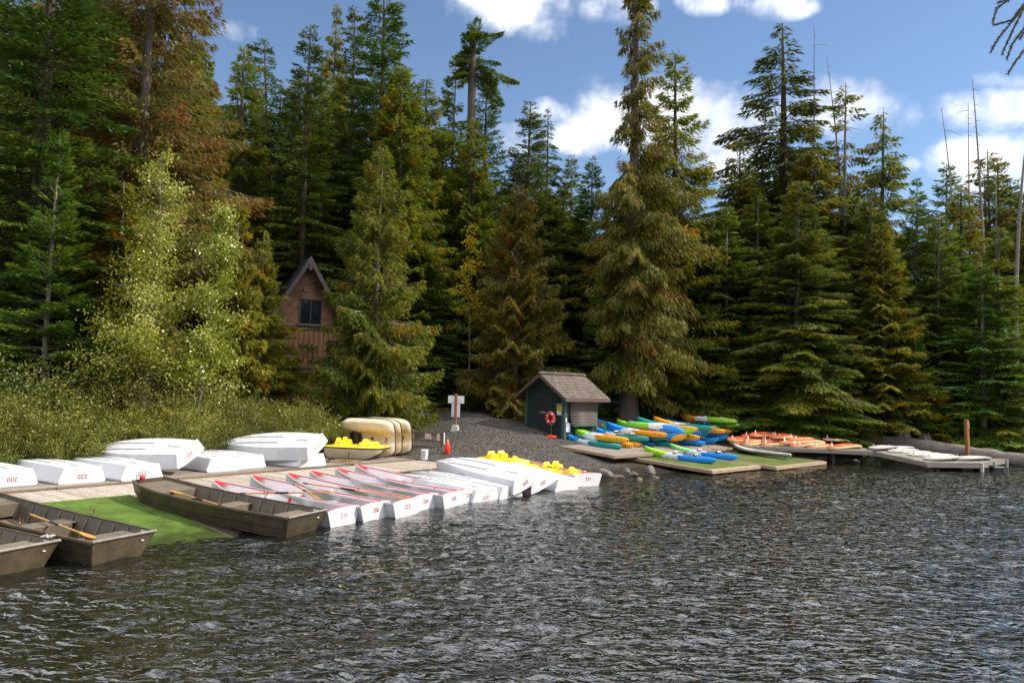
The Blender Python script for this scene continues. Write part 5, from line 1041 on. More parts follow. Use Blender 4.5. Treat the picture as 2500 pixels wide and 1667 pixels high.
deck('pier', 'low grey pier piled with orange paddle boards', (pa, pb, pb + bk, pa + bk), .18, W_GREY, None, legs=[(.1, .1), (.1, .9), (.42, .1), (.42, .9), (.72, .1), (.72, .9), (.97, .1), (.97, .9)])
ga = pb + Vector((.05, -.03, 0)); gb = U(2259, 1127, .45); gv = (gb - ga); gk = Vector((.82, .57, 0)) * 2.3
deck('gangway', 'sloping grey gangway down to the float, lined with white boards', (ga, gb, gb + gk, ga + gk), .2, W_GREY, None, legs=[(.05, .1)])
fa = gb + Vector((.06, -.02, -.01)); fb = U(2393, 1130, .44); fc = U(2456, 1119.5, .44); fd = fa + (fc - fb)
FL = deck('float', 'square float at the end of the gangway', (fa, fb, fc, fd), .22, W_GREY, None, cat='float', fascia=W_GREY)
W_PLA = wood('pale_grey_timber', (.38, .36, .33))
for s in (.02, .48, .97):
    p = fb.lerp(fc, s) + Vector((.05, -.05, -.02)); MBo = MB(); MBo.box((0, 0, -.28), (.12, .12, .6)); child('bumper_post', MBo.mesh('bumper_post', W_PLA), None, FL, Matrix.Translation(p) @ Matrix.Rotation(math.atan2((fc - fb).y, (fc - fb).x), 4, 'Z'))
for k in range(3):
    p = fa.lerp(fb, .2 + .3 * k).lerp(fd.lerp(fc, .2 + .3 * k), .5); child('flotation_drum', MB().box((0, 0, 0), (.6, 2.4, .34)).mesh('flotation_drum', M_BLK, bevel=.05), None, FL, Matrix.Translation(p + Vector((0, 0, -.36))) @ Matrix.Rotation(math.atan2((fb - fa).y, (fb - fa).x), 4, 'Z'))
# ---- paddle boards
M_SUPO = mat('orange_board_skin', (.72, .066, .004), .55, .08, 5); M_SUPC = mat('cream_board_rail', (.52, .36, .18), .5, .08, 5); M_SUPW = mat('white_board', (.46, .445, .415), .5, .06, 4, noise2=(.40, .37, .33)); M_FIN = mat('white_fin', (.74, .72, .68), .5, .05); M_GREYF = mat('grey_fin', (.30, .31, .32), .5, .08); M_PADG = mat('grey_deck_pad', (.30, .28, .27), .8, .15)
SL = 3.15
def sup_mesh(mt, ms, thick=.14, w=.40):
    us = np.array([0, .02, .05, .1, .18, .28, .4, .52, .64, .75, .84, .91, .96, .99, 1.0]); T_ = lambda u, a: float(np.interp(u, [0, .02, .06, .15, .35, .6, .8, .92, .98, 1], a)); mb = MB(); rings = []
    for u in us:
        ww = w * T_(u, [.22, .38, .58, .82, 1, 1, .84, .50, .20, .04]); rz = .02 * (1 - u) ** 6 + .20 * max(0, (u - .62) / .38) ** 2.2; x = u * SL; h = thick * (.75 if u in (0, 1) else 1)
        r = [(x, -ww * .93, rz), (x, -ww, rz + h * .3), (x, -ww, rz + h * .7), (x, -ww * .93, rz + h), (x, -ww * .5, rz + h + .004), (x, ww * .5, rz + h + .004), (x, ww * .93, rz + h), (x, ww, rz + h * .7), (x, ww, rz + h * .3), (x, ww * .93, rz), (x, ww * .5, rz - .004), (x, -ww * .5, rz - .004)]
        rings.append(r)
    mb.loft(rings); n = 12; nf = (len(us) - 1) * n
    for f in range(nf): mb.M[f] = 0 if f % n in (3, 4, 5, 9, 10, 11) else 1
    for f in range(nf, len(mb.M)): mb.M[f] = 1
    return mb.mesh('board', [mt, ms], autosmooth=.6)
M_SUPR = mat('grey_tan_board_rail', (.27, .245, .21), .5, .1, 5); SUPM = {'orange': sup_mesh(M_SUPO, M_SUPC), 'white': sup_mesh(M_SUPW, M_SUPR, .12)}
def fin_mesh(m, h=.2):
    mb = MB(); mb.loft([[(0, -.008, 0), (.15, -.008, 0), (.03, -.003, -h), (-.03, -.003, -h * .95)], [(0, .008, 0), (.15, .008, 0), (.03, .003, -h), (-.03, .003, -h * .95)]]); return mb.mesh('fin', m)
FINM = {'orange': fin_mesh(M_FIN), 'white': fin_mesh(M_GREYF, .17)}; FINS = fin_mesh(M_FIN, .11)
STRM = MB().box((0, 0, 0), (1.5, .028, .004)).mesh('stripe', M_SUPC)
def sup(kind, label, a, z, b, inv=True, L=SL, p0=0.0, roll=0, group='paddle boards'):
    o = empty('paddle_board', (0, 0, 0), 0, label, 'paddle board', ('orange ' if kind == 'orange' else 'white ') + group)
    link('board', SUPM[kind], None, o); link('fin', FINM[kind], None, o, (.28, 0, .0))
    if kind == 'orange':
        for sd in (1, -1):
            if len(label) % 3 == 0: link('fin', FINS, None, o, (.42, sd * .2, .0))
            link('stripe', STRM, None, o, (1.75, sd * .12, -.0065))
    else: 
        mb = MB(); mb.box((1.3, 0, .127), (1.3, .5, .006)); mb.build('deck_pad', M_PADG, o)
    pre = Matrix.Translation((0, 0, .13)) @ Matrix.Rotation(math.pi, 4, 'X') if inv else Matrix()
    M = solve(a, z, (SL, 0, .05), b, p0, .05, R(50), R(55), roll, 200, pre) if b else Matrix.Translation(U(a[0], a[1], z)) @ Matrix.Rotation(R(44), 4, 'Z') @ Matrix.Rotation(roll, 4, 'X') @ pre
    pose(o, M); return o
ZP = .79
for a, dz, b, lab in [((1815, 1086), 0, None, 'orange board, lowest of the left stack'), ((1819, 1079), .14, None, 'orange board with upright fin, second of the left stack'), ((1862, 1087), 0, None, 'orange board, lowest of the second stack'), ((1861, 1079), .14, None, 'orange board with upright fin, second of the second stack'), ((1814, 1068), .30, None, 'orange board lying on top of the left stack'), ((1856, 1069), .30, None, 'orange board lying on top of the second stack'),
                      ((1904, 1083), .13, (2015, 1066), 'orange board with long cream edge in the middle of the pile'), ((1932, 1091), .0, (2014, 1073), 'orange board slipping under the middle one'), ((1975, 1092), 0, None, 'orange board with small upright fins right of the pile'), ((2023, 1096), 0, (2103, 1083), 'rightmost orange board nearest the white boards'), ((2013, 1074), .26, (2072, 1078), 'short-looking orange board propped above the rightmost two'), ((1836, 1064), .44, None, 'topmost orange board over the left stacks'), ((1884, 1068), .40, None, 'topmost orange board over the middle of the pile'), ((1925, 1074), .28, None, 'orange board bridging the middle and right of the pile')]:
    sup('orange', lab, a, ZP + dz, b, roll=.16 if dz >= .3 else .04)
for a, dz, lab in [((1779, 1076), .16, 'upper of two orange boards leaning against the kayaks'), ((1785, 1083), .0, 'lower of two orange boards leaning against the kayaks')]:
    sup('orange', lab, a, ZP + dz, None, roll=.2)
W8 = [((2126, 1098), (2189, 1087)), ((2164, 1099), (2230, 1088)), ((2172, 1106), (2242, 1095)), ((2196, 1109), (2273, 1100)), ((2223, 1115), (2299, 1104)), ((2245, 1118), (2331, 1107)), ((2259, 1124), (2353, 1112)), ((2328, 1123), (2419, 1113))]
for i, (a, b) in enumerate(W8):
    lab = ['white board farthest left, at the head of the gangway', 'second white board from the left on the gangway', 'third white board from the left on the gangway', 'fourth white board from the left, middle of the row', 'fifth white board from the left', 'sixth white board from the left at the gangway foot', 'seventh white board, last of the close row', 'white board lying apart on the float'][i]
    # height of the deck under its near end
    f = min(1, max(0, (a[0] - 2132) / 127)); z = .79 - .32 * f
    sup('white', lab, a, z, b, inv=True, p0=-.0)
o = sup('white', 'pale grey board lying along the edge of the second turf landing', (1931, 1115), .36, None, inv=False); pose(o, Matrix.Translation(U(1931, 1114, .40)) @ Matrix.Rotation(YK + .10, 4, 'Z') @ Matrix.Rotation(-.05, 4, 'Y'))
# mooring post, log, stumps, rocks
M_LOG = mat('weathered_driftwood', (.16, .135, .115), .9, .35, 3, .9, 9, spec=.15, stretch=(.35, 5, 5)); M_ROCK = mat('brown_grey_rock', (.13, .11, .095), .85, .35, 3, .8, 9, spec=.25); M_CONC = mat('pale_concrete', (.36, .34, .31), .9, .15, 6, .4, 30)
def tagb(mb, name, m, label, cat, **k): return tag(mb.build(name, m, None, **k), label, cat)
po = empty('mooring_post', U(2363, 1114, .35), 0, 'orange-brown square post at the far side of the float', 'post'); MB().box((0, 0, .9), (.19, .19, 2.4)).build('post', W_ORG, po, bevel=.012); MB().box((.105, 0, 1.78), (.03, .16, .34)).build('plate', M_PAPER, po); po.rotation_euler = (0, -.05, .4)
la = UD(2062, 1070, 51); lb = UD(2540, 1128, 44.0); mb = MB(); rl = random.Random(5); pts = []; rd = []
for i in range(26):
    t = i / 25; p = la.lerp(lb, t); pts.append(p + Vector((0, .1 * math.sin(t * 9), .06 * math.sin(t * 5)))); rd.append(.50 - .1 * t + .03 * math.sin(i * 1.7) + rl.uniform(-.02, .02))
mb.tube(pts, rd, 12); lg = tagb(mb, 'driftwood_log', M_LOG, 'long grey driftwood log floating behind the white boards', 'log', autosmooth=1)
def stump(px, py, D, r, h, label):
    p = UD(px, py, D); mb = MB(); rs = random.Random(px); n = 18; rings = []
    for z, k in ((-.8, 1.25), (0, 1.12), (.2, 1.0), (h, .92)):
        rings.append([(r * k * (1 + .10 * math.sin(i * 2.6 + px)) * math.cos(6.283 * i / n), r * k * (1 + .10 * math.sin(i * 2.6 + px)) * math.sin(6.283 * i / n), z + (rs.uniform(-.12, .1) if z == h else 0)) for i in range(n)])
    mb.loft(rings); o = mb.build('stump', M_LOG, None, autosmooth=.5); o.location = p; tag(o, label, 'stump')
stump(2204, 1068, 49, .40, .55, 'broad fluted grey stump behind the log'); stump(2258, 1074, 49, .34, .42, 'split leaning stump right of the fluted one')
def rock(p, s, seed, label, group='rocks at the water edge', name='rock'):
    bm = bmesh.new(); bmesh.ops.create_icosphere(bm, subdivisions=3, radius=1); rg = random.Random(seed); ph = [rg.uniform(0, 6) for _ in range(6)]
    for v_ in bm.verts:
        c = v_.co; k = 1 + .18 * math.sin(c.x * 2.6 + ph[0]) + .14 * math.sin(c.y * 3.1 + ph[1]) + .10 * math.sin(c.z * 4 + ph[2]) + .06 * math.sin(c.x * 6 + c.y * 5 + ph[3]); c *= k
        for d in (Vector((.8, .3, .5)), Vector((-.5, -.7, .5)), Vector((.1, .8, -.2)), Vector((.3, -.8, .4)), Vector((-.8, .4, .6))):
            d = d.normalized(); q = c.dot(d)
            if q > .72: c -= d * (q - .72) * .8
        v_.co = Vector((c.x * s[0], c.y * s[1], c.z * s[2]))
    me = bpy.data.meshes.new(name); bm.to_mesh(me); bm.free(); me.polygons.foreach_set('use_smooth', [True] * len(me.polygons)); o = link(name, me, M_ROCK, None, p, (rg.uniform(-.2, .2), rg.uniform(-.2, .2), rg.uniform(0, 6))); return tag(o, label, 'rock', group)
for i, (px, py, z, s, lab) in enumerate([(1474, 1156, .12, (.42, .3, .28), 'angular brown rock right of rowboat 221'), (1586, 1148, .12, (.28, .22, .20), 'rounded rock under the edge of the turf landing'), (1512, 1165, .0, (.3, .22, .12), 'flat wet rock at the water edge'), (1545, 1158, .03, (.24, .2, .12), 'small dark rock in front of the turf landing'), (1560, 1172, -.02, (.22, .16, .1), 'low wet stone furthest into the water'),
                                     (1448, 1172, .0, (.22, .16, .12), 'small stone beside the transom of boat 221'), (1600, 1166, -.02, (.18, .16, .09), 'pale wet stone beside the rounded rock'), (1530, 1150, .1, (.2, .2, .12), 'stone in the shadow under the landing'), (2345, 1100, .25, (.75, .5, .55), 'grey boulder in front of the log beside the post'), (2125, 1105, .3, (.35, .3, .3), 'shaded rock behind the gangway head'), (2050, 1128, .02, (.3, .2, .12), 'stone in shallow water under the pier'), (2090, 1126, .02, (.25, .2, .1), 'pale stone under the pier near the gangway'), (1990, 1122, .05, (.3, .22, .14), 'stone under the middle of the pier')]):
    rock(U(px, py, z), s, i, lab)
g = G(1467, 1046); rock((g.x, g.y, g.z + .15), (.5, .35, .3), 40, 'pale boulder behind the right wall of the hut', 'boulders on land', 'boulder')
rr2 = random.Random(9)
for i in range(14):
    px = 2380 + i * 11 + rr2.uniform(-4, 4); p = G(px, 1076 + rr2.uniform(0, 8)); s = rr2.uniform(.2, .42); rock((p.x, p.y, p.z + .05), (s, s * .8, s * .6), 60 + i, 'grey stone on the right shore below the bare trunks, %s from left' % ORD[i], 'stones on the right shore')
# ------------------------------------------------------------------ rental hut
M_HUT = mat('dark_green_shingle_paint', (.010, .028, .022), .75, .25, 4, .4, 20); M_HUT2 = mat('grey_green_trim_paint', (.045, .085, .072), .7, .15, 5); M_DOOR = mat('near_black_door_paint', (.022, .022, .028), .5, .15, 4); M_SHUT = mat('brown_grey_roller_shutter', (.105, .09, .08), .5, .12, 5); M_SHAKE = wood('weathered_cedar_shake', (.125, .10, .085), .3); M_FASC = mat('brown_fascia_paint', (.085, .055, .045), .6, .12, 4); M_YSIGN = mat('yellow_sign', (.62, .50, .03), .5, .08); M_BUOY = mat('orange_red_ring_buoy', (.80, .035, .015), .4, .06)
M_BLUE = mat('faded_blue_print', (.12, .20, .36), .6, .2, 20); M_GREYP = mat('grey_print', (.30, .30, .33), .6, .2, 20)
hc = G(1376, 1072); hc.z = gz(hc.x, hc.y) - .05
HUT = empty('rental_hut', hc, math.atan2(E2.y, E2.x), 'small dark green shingled hut with roller shutter and shake roof', 'hut'); HUT.scale = (1.13, 1.13, 1.1)
HW, HL, HH, HR = 2.35, 2.35, 2.22, 3.05           # local: x away along the wall with the shutter, y to the left along the door wall
def hp(name, mb, m, parent=None, **k): o = mb.build(name, m, parent or HUT, **k); return o
mb = MB(); mb.add([(0, 0, -.3), (HL, 0, -.3), (HL, HW, -.3), (0, HW, -.3), (0, 0, HH), (HL, 0, HH), (HL, HW, HH), (0, HW, HH), (0, HW / 2, HR - .03), (HL, HW / 2, HR - .03)], [(0, 1, 5, 4), (1, 2, 6, 9, 5), (2, 3, 7, 6), (3, 0, 4, 8, 7), (4, 5, 9, 8), (6, 7, 8, 9)]); hp('wall', mb, M_HUT)
# wall shingles, each its own piece
shm = {}
def piece(w, h, t, m, nm='shingle'):
    k = (round(w, 2), round(h, 2), m.name)
    if k not in shm: mb = MB(); mb.loft([[(-w / 2, 0, 0), (w / 2, 0, 0), (w / 2, 0, h), (-w / 2, 0, h)], [(-w / 2, -t, 0), (w / 2, -t, 0), (w / 2, -.004, h), (-w / 2, -.004, h)]]); shm[k] = mb.mesh(nm, m)
    return shm[k]
rh = random.Random(77)
for r in range(11):                                  # wall with the shutter (y = 0 plane)
    z = -.02 + r * .2; x = .1
    while x < HL - .1:
        w = rh.choice((.14, .17, .2)); w = min(w, HL - .1 - x)
        if w > .05 and not (.36 < x + w / 2 < HL - .16 and .70 < z + .1 < 2.05): link('shingle', piece(w - .008, .215, .016, M_HUT), None, HUT, (x + w / 2, -.001, z))
        x += w
for r in range(14):                                  # door wall (x = 0 plane)
    z = -.02 + r * .2; y = .1
    while y < HW - .1:
        w = rh.choice((.16, .2, .24)); w = min(w, HW - .1 - y); yc = y + w / 2
        top = HH + (HR - HH) * (1 - abs(yc - HW / 2) / (HW / 2)) - .2
        if w > .06 and z < top and not (.72 < yc < 1.72 and z < 1.98): link('shingle', piece(w - .008, .215, .016, M_HUT), None, HUT, (-.001, yc, z), (0, 0, -math.pi / 2))
        y += w
for (x, y, dx, dy) in ((.035, -.025, .13, .05), (HL - .05, -.025, .1, .05), (-.025, .05, .05, .1), (-.025, HW - .05, .05, .1)): hp('corner_board', MB().box((x, y, 1.05), (dx, dy, 2.3)), M_HUT2)
d = hp('door', MB().box((-.03, 1.22, .98), (.05, .86, 1.98)), M_DOOR, bevel=.004); hp('knob', MB().tube([(-.06, .88, .95), (-.12, .88, .95)], .03, 8), M_STEEL, d)
for (y, z, dy, dz) in ((.75, .98, .08, 2.0), (1.69, .98, .08, 2.0), (1.22, 2.0, 1.02, .08)): hp('door_frame', MB().box((-.03, y, z), (.06, dy, dz)), M_HUT)
q = link('door_lettering', text_mesh('OPEN', .15, M_GREYP), None, HUT); q.matrix_local = Matrix(((0, 0, -1, -.058), (-1, 0, 0, 1.24), (0, 1, 0, 1.22), (0, 0, 0, 1)))
sh = empty('shutter_frame'); bpy.data.objects.remove(sh)
hp('shutter_recess', MB().box((HL / 2 + .1, -.008, 1.38), (1.72, .03, 1.3)), M_BLK)
S0 = .36; S1 = HL - .16
for i in range(19):
    z = .72 + i * .068; off = -.05 - .10 * max(0, 1 - i / 9) ** 1.4
    mb = MB(); mb.tube([(S0, off, z), (S1, off, z)], .036, 6); hp('shutter_slat', mb, M_SHUT, autosmooth=1)
hp('shutter_box', MB().box((HL / 2 + .1, -.07, 2.06), (1.72, .14, .14)), M_HUT2)
hp('counter', MB().box((HL / 2 + .1, -.14, .66), (1.75, .26, .05)), M_HUT2)
for x in (.55, 1.1, 1.65): 
    mb = MB(); mb.loft([[(x, -.01, .64), (x, -.24, .64), (x, -.01, .36)], [(x + .05, -.01, .64), (x + .05, -.24, .64), (x + .05, -.01, .36)]]); hp('bracket', mb, M_HUT)
for (x, y, z, w, h, m, nm) in ((-.025, .28, 1.62, .30, .10, M_GREYP, 'notice'), (-.025, .27, 1.46, .30, .2, M_YSIGN, 'yellow_notice'), (-.025, .28, 1.25, .27, .2, M_PAPER, 'white_notice')):
    s_ = hp(nm, MB().box((x, y, z), (.012, w, h)), m)
    if nm == 'yellow_notice': mb = MB(); mb.box((x - .008, y, z + .05), (.004, .2, .03)); mb.box((x - .008, y, z - .03), (.004, .22, .02)); hp('print', mb, M_BLK, s_)
s_ = hp('poster', MB().box((.20, -.075, .58), (.27, .012, .40)), M_PAPER); mb = MB(); mb.box((.20, -.083, .70), (.22, .004, .08)); mb.box((.20, -.083, .60), (.2, .004, .035)); mb.box((.20, -.083, .50), (.18, .004, .02)); hp('print', mb, M_BLUE, s_)
hp('outlet_box', MB().box((.06, -.07, .92), (.07, .04, .2)), M_PAPER)
# roof: sheathing, shakes, fascia
OV = .42; sl = math.atan2(HR - HH, HW / 2); Lr = (HW / 2 + OV) / math.cos(sl)
for sd in (0, 1):
    y0 = HW / 2; ey = -OV if sd == 0 else HW + OV; ez = HR - (HW / 2 + OV) * math.tan(sl)
    mb = MB(); a = [(-OV, y0, HR), (HL + OV, y0, HR), (HL + OV, ey, ez), (-OV, ey, ez)]; mb.loft([a, [(p[0], p[1], p[2] - .06) for p in a]]); rf = hp('roof_slope', mb, M_FASC)
    for r in range(9):
        f = (r + .0) / 9; x = -OV
        while x < HL + OV - .01:
            w = min(rh.choice((.12, .16, .2)), HL + OV - x); t = 1 - f; d0 = Lr * (1 - r / 9.0) - Lr / 9 + .0; 
            yy = y0 + (ey - y0) * (d0 + Lr / 9) / Lr; zz = HR + (ez - HR) * (d0 + Lr / 9) / Lr
            mb_k = ('shake', round(w, 2), sd)
            if mb_k not in shm:
                m_ = MB(); m_.loft([[(-w / 2 + .005, 0, .012), (w / 2 - .005, 0, .012), (w / 2 - .005, 0, .036), (-w / 2 + .005, 0, .036)], [(-w / 2 + .005, Lr / 9 * 1.25, .004), (w / 2 - .005, Lr / 9 * 1.25, .004), (w / 2 - .005, Lr / 9 * 1.25, .014), (-w / 2 + .005, Lr / 9 * 1.25, .014)]]); shm[mb_k] = m_.mesh('shake', M_SHAKE)
            o = link('shake', shm[mb_k], None, rf); rz = 0 if sd == 0 else math.pi
            o.matrix_local = Matrix.Translation((x + w / 2, yy, zz + rh.uniform(0, .008))) @ Matrix.Rotation(rz, 4, 'Z') @ Matrix.Rotation(sl, 4, 'X')
            x += w
    hp('eave_fascia', MB().box((HL / 2, ey + (-.02 if sd == 0 else .02), ez - .055), (HL + 2 * OV + .04, .035, .17)), M_FASC)
    for x in (-OV - .02, HL + OV + .02):
        mb = MB(); mb.loft([[(x - .018, y0, HR + .02), (x + .018, y0, HR + .02), (x + .018, ey, ez + .02), (x - .018, ey, ez + .02)], [(x - .018, y0, HR - .16), (x + .018, y0, HR - .16), (x + .018, ey, ez - .13), (x - .018, ey, ez - .13)]]); hp('rake_board', mb, M_FASC)
x = -OV
while x < HL + OV:
    o = MB().box((0, 0, 0), (.20, .22, .03)).build('ridge_cap', M_SHAKE, HUT); o.matrix_local = Matrix.Translation((x + .1, HW / 2 - .03, HR + .055)) @ Matrix.Rotation(-.12, 4, 'Y') @ Matrix.Rotation(.30, 4, 'X'); x += .19
# life ring on a stand in front of the door
rp = HUT.matrix_basis @ Vector((-.42, .55, 0)); rp = Matrix.LocRotScale(HUT.location, HUT.rotation_euler, (1, 1, 1)) @ Vector((-.45, .45, 0)); rp.z = gz(rp.x, rp.y)
ST = empty('ring_buoy_stand', rp, math.atan2(E2.y, E2.x), 'thin red-brown stand with round red foot before the hut door', 'stand'); MB().tube([(0, 0, 0), (0, 0, 1.3)], .022, 8).build('pole', M_FASC, ST); MB().tube([(0, 0, 0), (0, 0, .05), (0, 0, .09)], [.30, .29, .12], 20).build('foot', M_BUOY, ST, autosmooth=.5); mb = MB(); mb.tube([(0, 0, 1.28), (-.06, 0, 1.3)], .012, 6); mb.build('hook', M_STEEL, ST)
RG = empty('life_ring', rp + Vector((0, 0, .95)), math.atan2(E2.y, E2.x), 'orange-red life ring hanging before the hut door', 'life ring'); n1, n2 = 40, 14; V = []; F = []
for i in range(n1):
    a = 6.283 * i / n1
    for k in range(n2): b_ = 6.283 * k / n2; V.append((-.09 + .062 * math.sin(b_) , (.225 + .075 * math.cos(b_)) * math.cos(a), (.225 + .075 * math.cos(b_)) * math.sin(a)))
for i in range(n1):
    for k in range(n2): F.append((i * n2 + k, ((i + 1) % n1) * n2 + k, ((i + 1) % n1) * n2 + (k + 1) % n2, i * n2 + (k + 1) % n2))
link('ring', pyd('ring', V, F, True), M_BUOY, RG)
for i in range(4):
    a0 = .6 + i * math.pi / 2; mb = MB(); rings = []
    for a in np.linspace(a0 - .10, a0 + .10, 5): rings.append([(-.09 + .066 * math.sin(b_), (.225 + .079 * math.cos(b_)) * math.cos(a), (.225 + .079 * math.cos(b_)) * math.sin(a)) for b_ in np.linspace(0, 6.283, 13)[:-1]])
    mb.loft(rings); mb.build('reflective_band', M_PAPER, RG, autosmooth=1)
mb = MB(); mb.tube([(-.09 + .02 * math.sin(i), .325 * math.cos(6.283 * i / 24) * (1 + .05 * math.sin(i * 1.6)), .325 * math.sin(6.283 * i / 24) * (1 + .05 * math.sin(i * 1.6))) for i in range(25)], .008, 5); mb.build('grab_line', M_GREYP, RG)
mb = MB(); mb.tube([(-.09, .12, .29), (-.06, 0, .36), (-.09, -.1, .30)], .007, 5); mb.build('hanging_cord', M_GREYP, RG)
# ------------------------------------------------------------------ boathouse
M_HS = mat('red_brown_siding', (.25, .12, .054), .75, .22, 2.5, .3, 16, stretch=(5, 5, .6)); M_HSH = mat('red_brown_wall_shingle', (.19, .094, .052), .8, .25, 3); M_HTR = mat('grey_brown_trim', (.085, .068, .058), .7, .2, 4, noise2=(.13, .115, .10)); M_ROOFM = mat('dark_blue_metal_roof', (.025, .028, .05), .35, .15, 3, spec=.5); M_GLASS = mat('dark_window_glass', (.010, .016, .020), .06, .1, 2, spec=.7); M_STAIR = mat('grey_stair_timber', (.26, .24, .21), .85, .15, 5); M_GUT = mat('orange_brown_batten', (.17, .075, .042), .7, .2, 4)
th = R(27); hf = UD(741, 950, 47.5); HS = empty('boathouse', (hf.x, hf.y, 1.9), th, 'tall narrow red-brown timber boathouse with steep gable behind the cedar', 'house')
WW, WD, WE, WP = 2.55, 8.0, 4.9, 9.15                # half width, depth, eave and peak height; local front is y = 0 facing -y
def hb(name, mb, m, parent=None, **k): return mb.build(name, m, parent or HS, **k)
mb = MB(); mb.add([(-WW, 0, -.4), (WW, 0, -.4), (WW, WD, -.4), (-WW, WD, -.4), (-WW, 0, WE), (WW, 0, WE), (WW, WD, WE), (-WW, WD, WE), (0, 0, WP - .1), (0, WD, WP - .1)], [(0, 1, 5, 8, 4), (1, 2, 6, 5), (2, 3, 7, 9, 6), (3, 0, 4, 7), (4, 8, 9, 7), (8, 5, 6, 9)]); hb('wall', mb, M_HS)
sp = (WP - WE) / WW
for r in range(20):                                  # gable shingles
    z = 5.02 + r * .2; x = -WW
    while x < WW:
        w = rh.choice((.2, .26, .3)); xc = x + w / 2; lim = (WP - .25 - z) / sp
        if abs(xc) + w / 2 < min(lim, WW) and not (-.78 < xc - .22 < .78 and z < 6.75): link('shingle', piece(w - .01, .215, .02, M_HSH), None, HS, (xc, -.002, z))
        x += w
for i in range(18):                                  # boards and battens below
    x = -WW + .14 + i * .29; hb('batten', MB().box((x, -.02, 2.35), (.05, .04, 4.9)), M_GUT)
hb('belt_board', MB().box((0, -.035, 4.92), (WW * 2, .07, .16)), M_HTR); hb('belt_board', MB().box((0, -.035, 2.55), (WW * 2, .07, .12)), M_HTR)
def hwin(x, z, w, h, nm='window'):
    f = hb(nm, MB().box((x, -.03, z), (w, .06, h)), M_BLK)
    for a in (-1, 1):
        hb('frame', MB().box((x + a * (w / 2), -.05, z), (.07, .09, h + .14)), M_HTR, f); hb('frame', MB().box((x, -.05, z + a * (h / 2)), (w + .07, .088, .07)), M_HTR, f); hb('pane', MB().box((x + a * w / 4, -.066, z), (w / 2 - .08, .01, h - .1)), M_GLASS, f)
    hb('mullion', MB().box((x, -.07, z), (.045, .03, h)), M_HTR, f); hb('sill', MB().box((x, -.09, z - h / 2 - .07), (w + .25, .14, .06)), M_HTR, f)
hwin(.22, 5.9, 1.3, 1.5); hwin(1.6, 1.75, 1.5, 1.2); hwin(-1.2, 1.7, 1.1, 1.0); hwin(1.75, 3.6, .8, 1.3)
fl_ = hb('floodlight', MB().box((-.35, -.06, 7.25), (.16, .12, .14)), M_BLK); 
for a, zz in ((-.12, 7.3), (.16, 7.08)): hb('lamp', MB().tube([(-.35 + a * .5, -.12, 7.2), (-.35 + a, -.28, zz - .05), (-.35 + a * 1.2, -.4, zz - .1)], [.03, .07, .09], 10), M_STEEL, fl_)
ov = .55
for sd in (-1, 1):
    a = [(0, -ov, WP), (0, WD + ov, WP), (sd * (WW + .6), WD + ov, WP - sp * (WW + .6)), (sd * (WW + .6), -ov, WP - sp * (WW + .6))]; mb = MB(); mb.loft([a, [(p[0], p[1], p[2] - .16) for p in a]]); rf = hb('roof_slope', mb, M_ROOFM)
    for i in range(21):
        y = -ov + .02 + i * (WD + 2 * ov - .04) / 20; mb = MB(); mb.loft([[(0, y - .02, WP + .03), (0, y + .02, WP + .03), (0, y + .02, WP - .02), (0, y - .02, WP - .02)], [(a[2][0], y - .02, a[2][2] + .03), (a[2][0], y + .02, a[2][2] + .03), (a[2][0], y + .02, a[2][2] - .02), (a[2][0], y - .02, a[2][2] - .02)]]); hb('roof_rib', mb, M_ROOFM, rf)
    mb = MB(); e_ = (sd * (WW + .62), WP - sp * (WW + .62)); mb.loft([[(0, -ov - .05, WP + .03), (0, -ov + .02, WP + .03), (0, -ov + .02, WP - .42), (0, -ov - .05, WP - .42)], [(e_[0], -ov - .05, e_[1] + .03), (e_[0], -ov + .02, e_[1] + .03), (e_[0], -ov + .02, e_[1] - .42), (e_[0], -ov - .05, e_[1] - .42)]]); hb('bargeboard', mb, M_HTR)
hb('ridge_beam_end', MB().box((0, -ov + .06, WP - .62), (.2, .3, .42)), M_HTR)
# outside stair on the right of the boathouse
STR = empty('outside_stair', HS.location, th, 'short grey timber stair beside the boathouse corner', 'stair')
for i in range(6): MB().box((WW + .9 + i * .28, .3, .14 + (5 - i) * .19 - .1), (.30, 1.1, .06)).build('tread', M_STAIR, STR); MB().box((WW + .77 + i * .28, .3, .05 + (5 - i) * .19 - .1), (.03, 1.1, .18)).build('riser', M_STAIR, STR)
for y in (-.25, .85): mb = MB(); mb.loft([[(WW + .7, y - .03, 1.0), (WW + .7, y + .03, 1.0), (WW + .7, y + .03, .7), (WW + .7, y - .03, .7)], [(WW + 2.5, y - .03, -.1), (WW + 2.5, y + .03, -.1), (WW + 2.5, y + .03, -.4), (WW + 2.5, y - .03, -.4)]]); mb.build('stringer', M_STAIR, STR)
MB().box((WW + 1.75, -.35, .9), (.16, .16, 2.6)).build('post', M_GUT, STR)
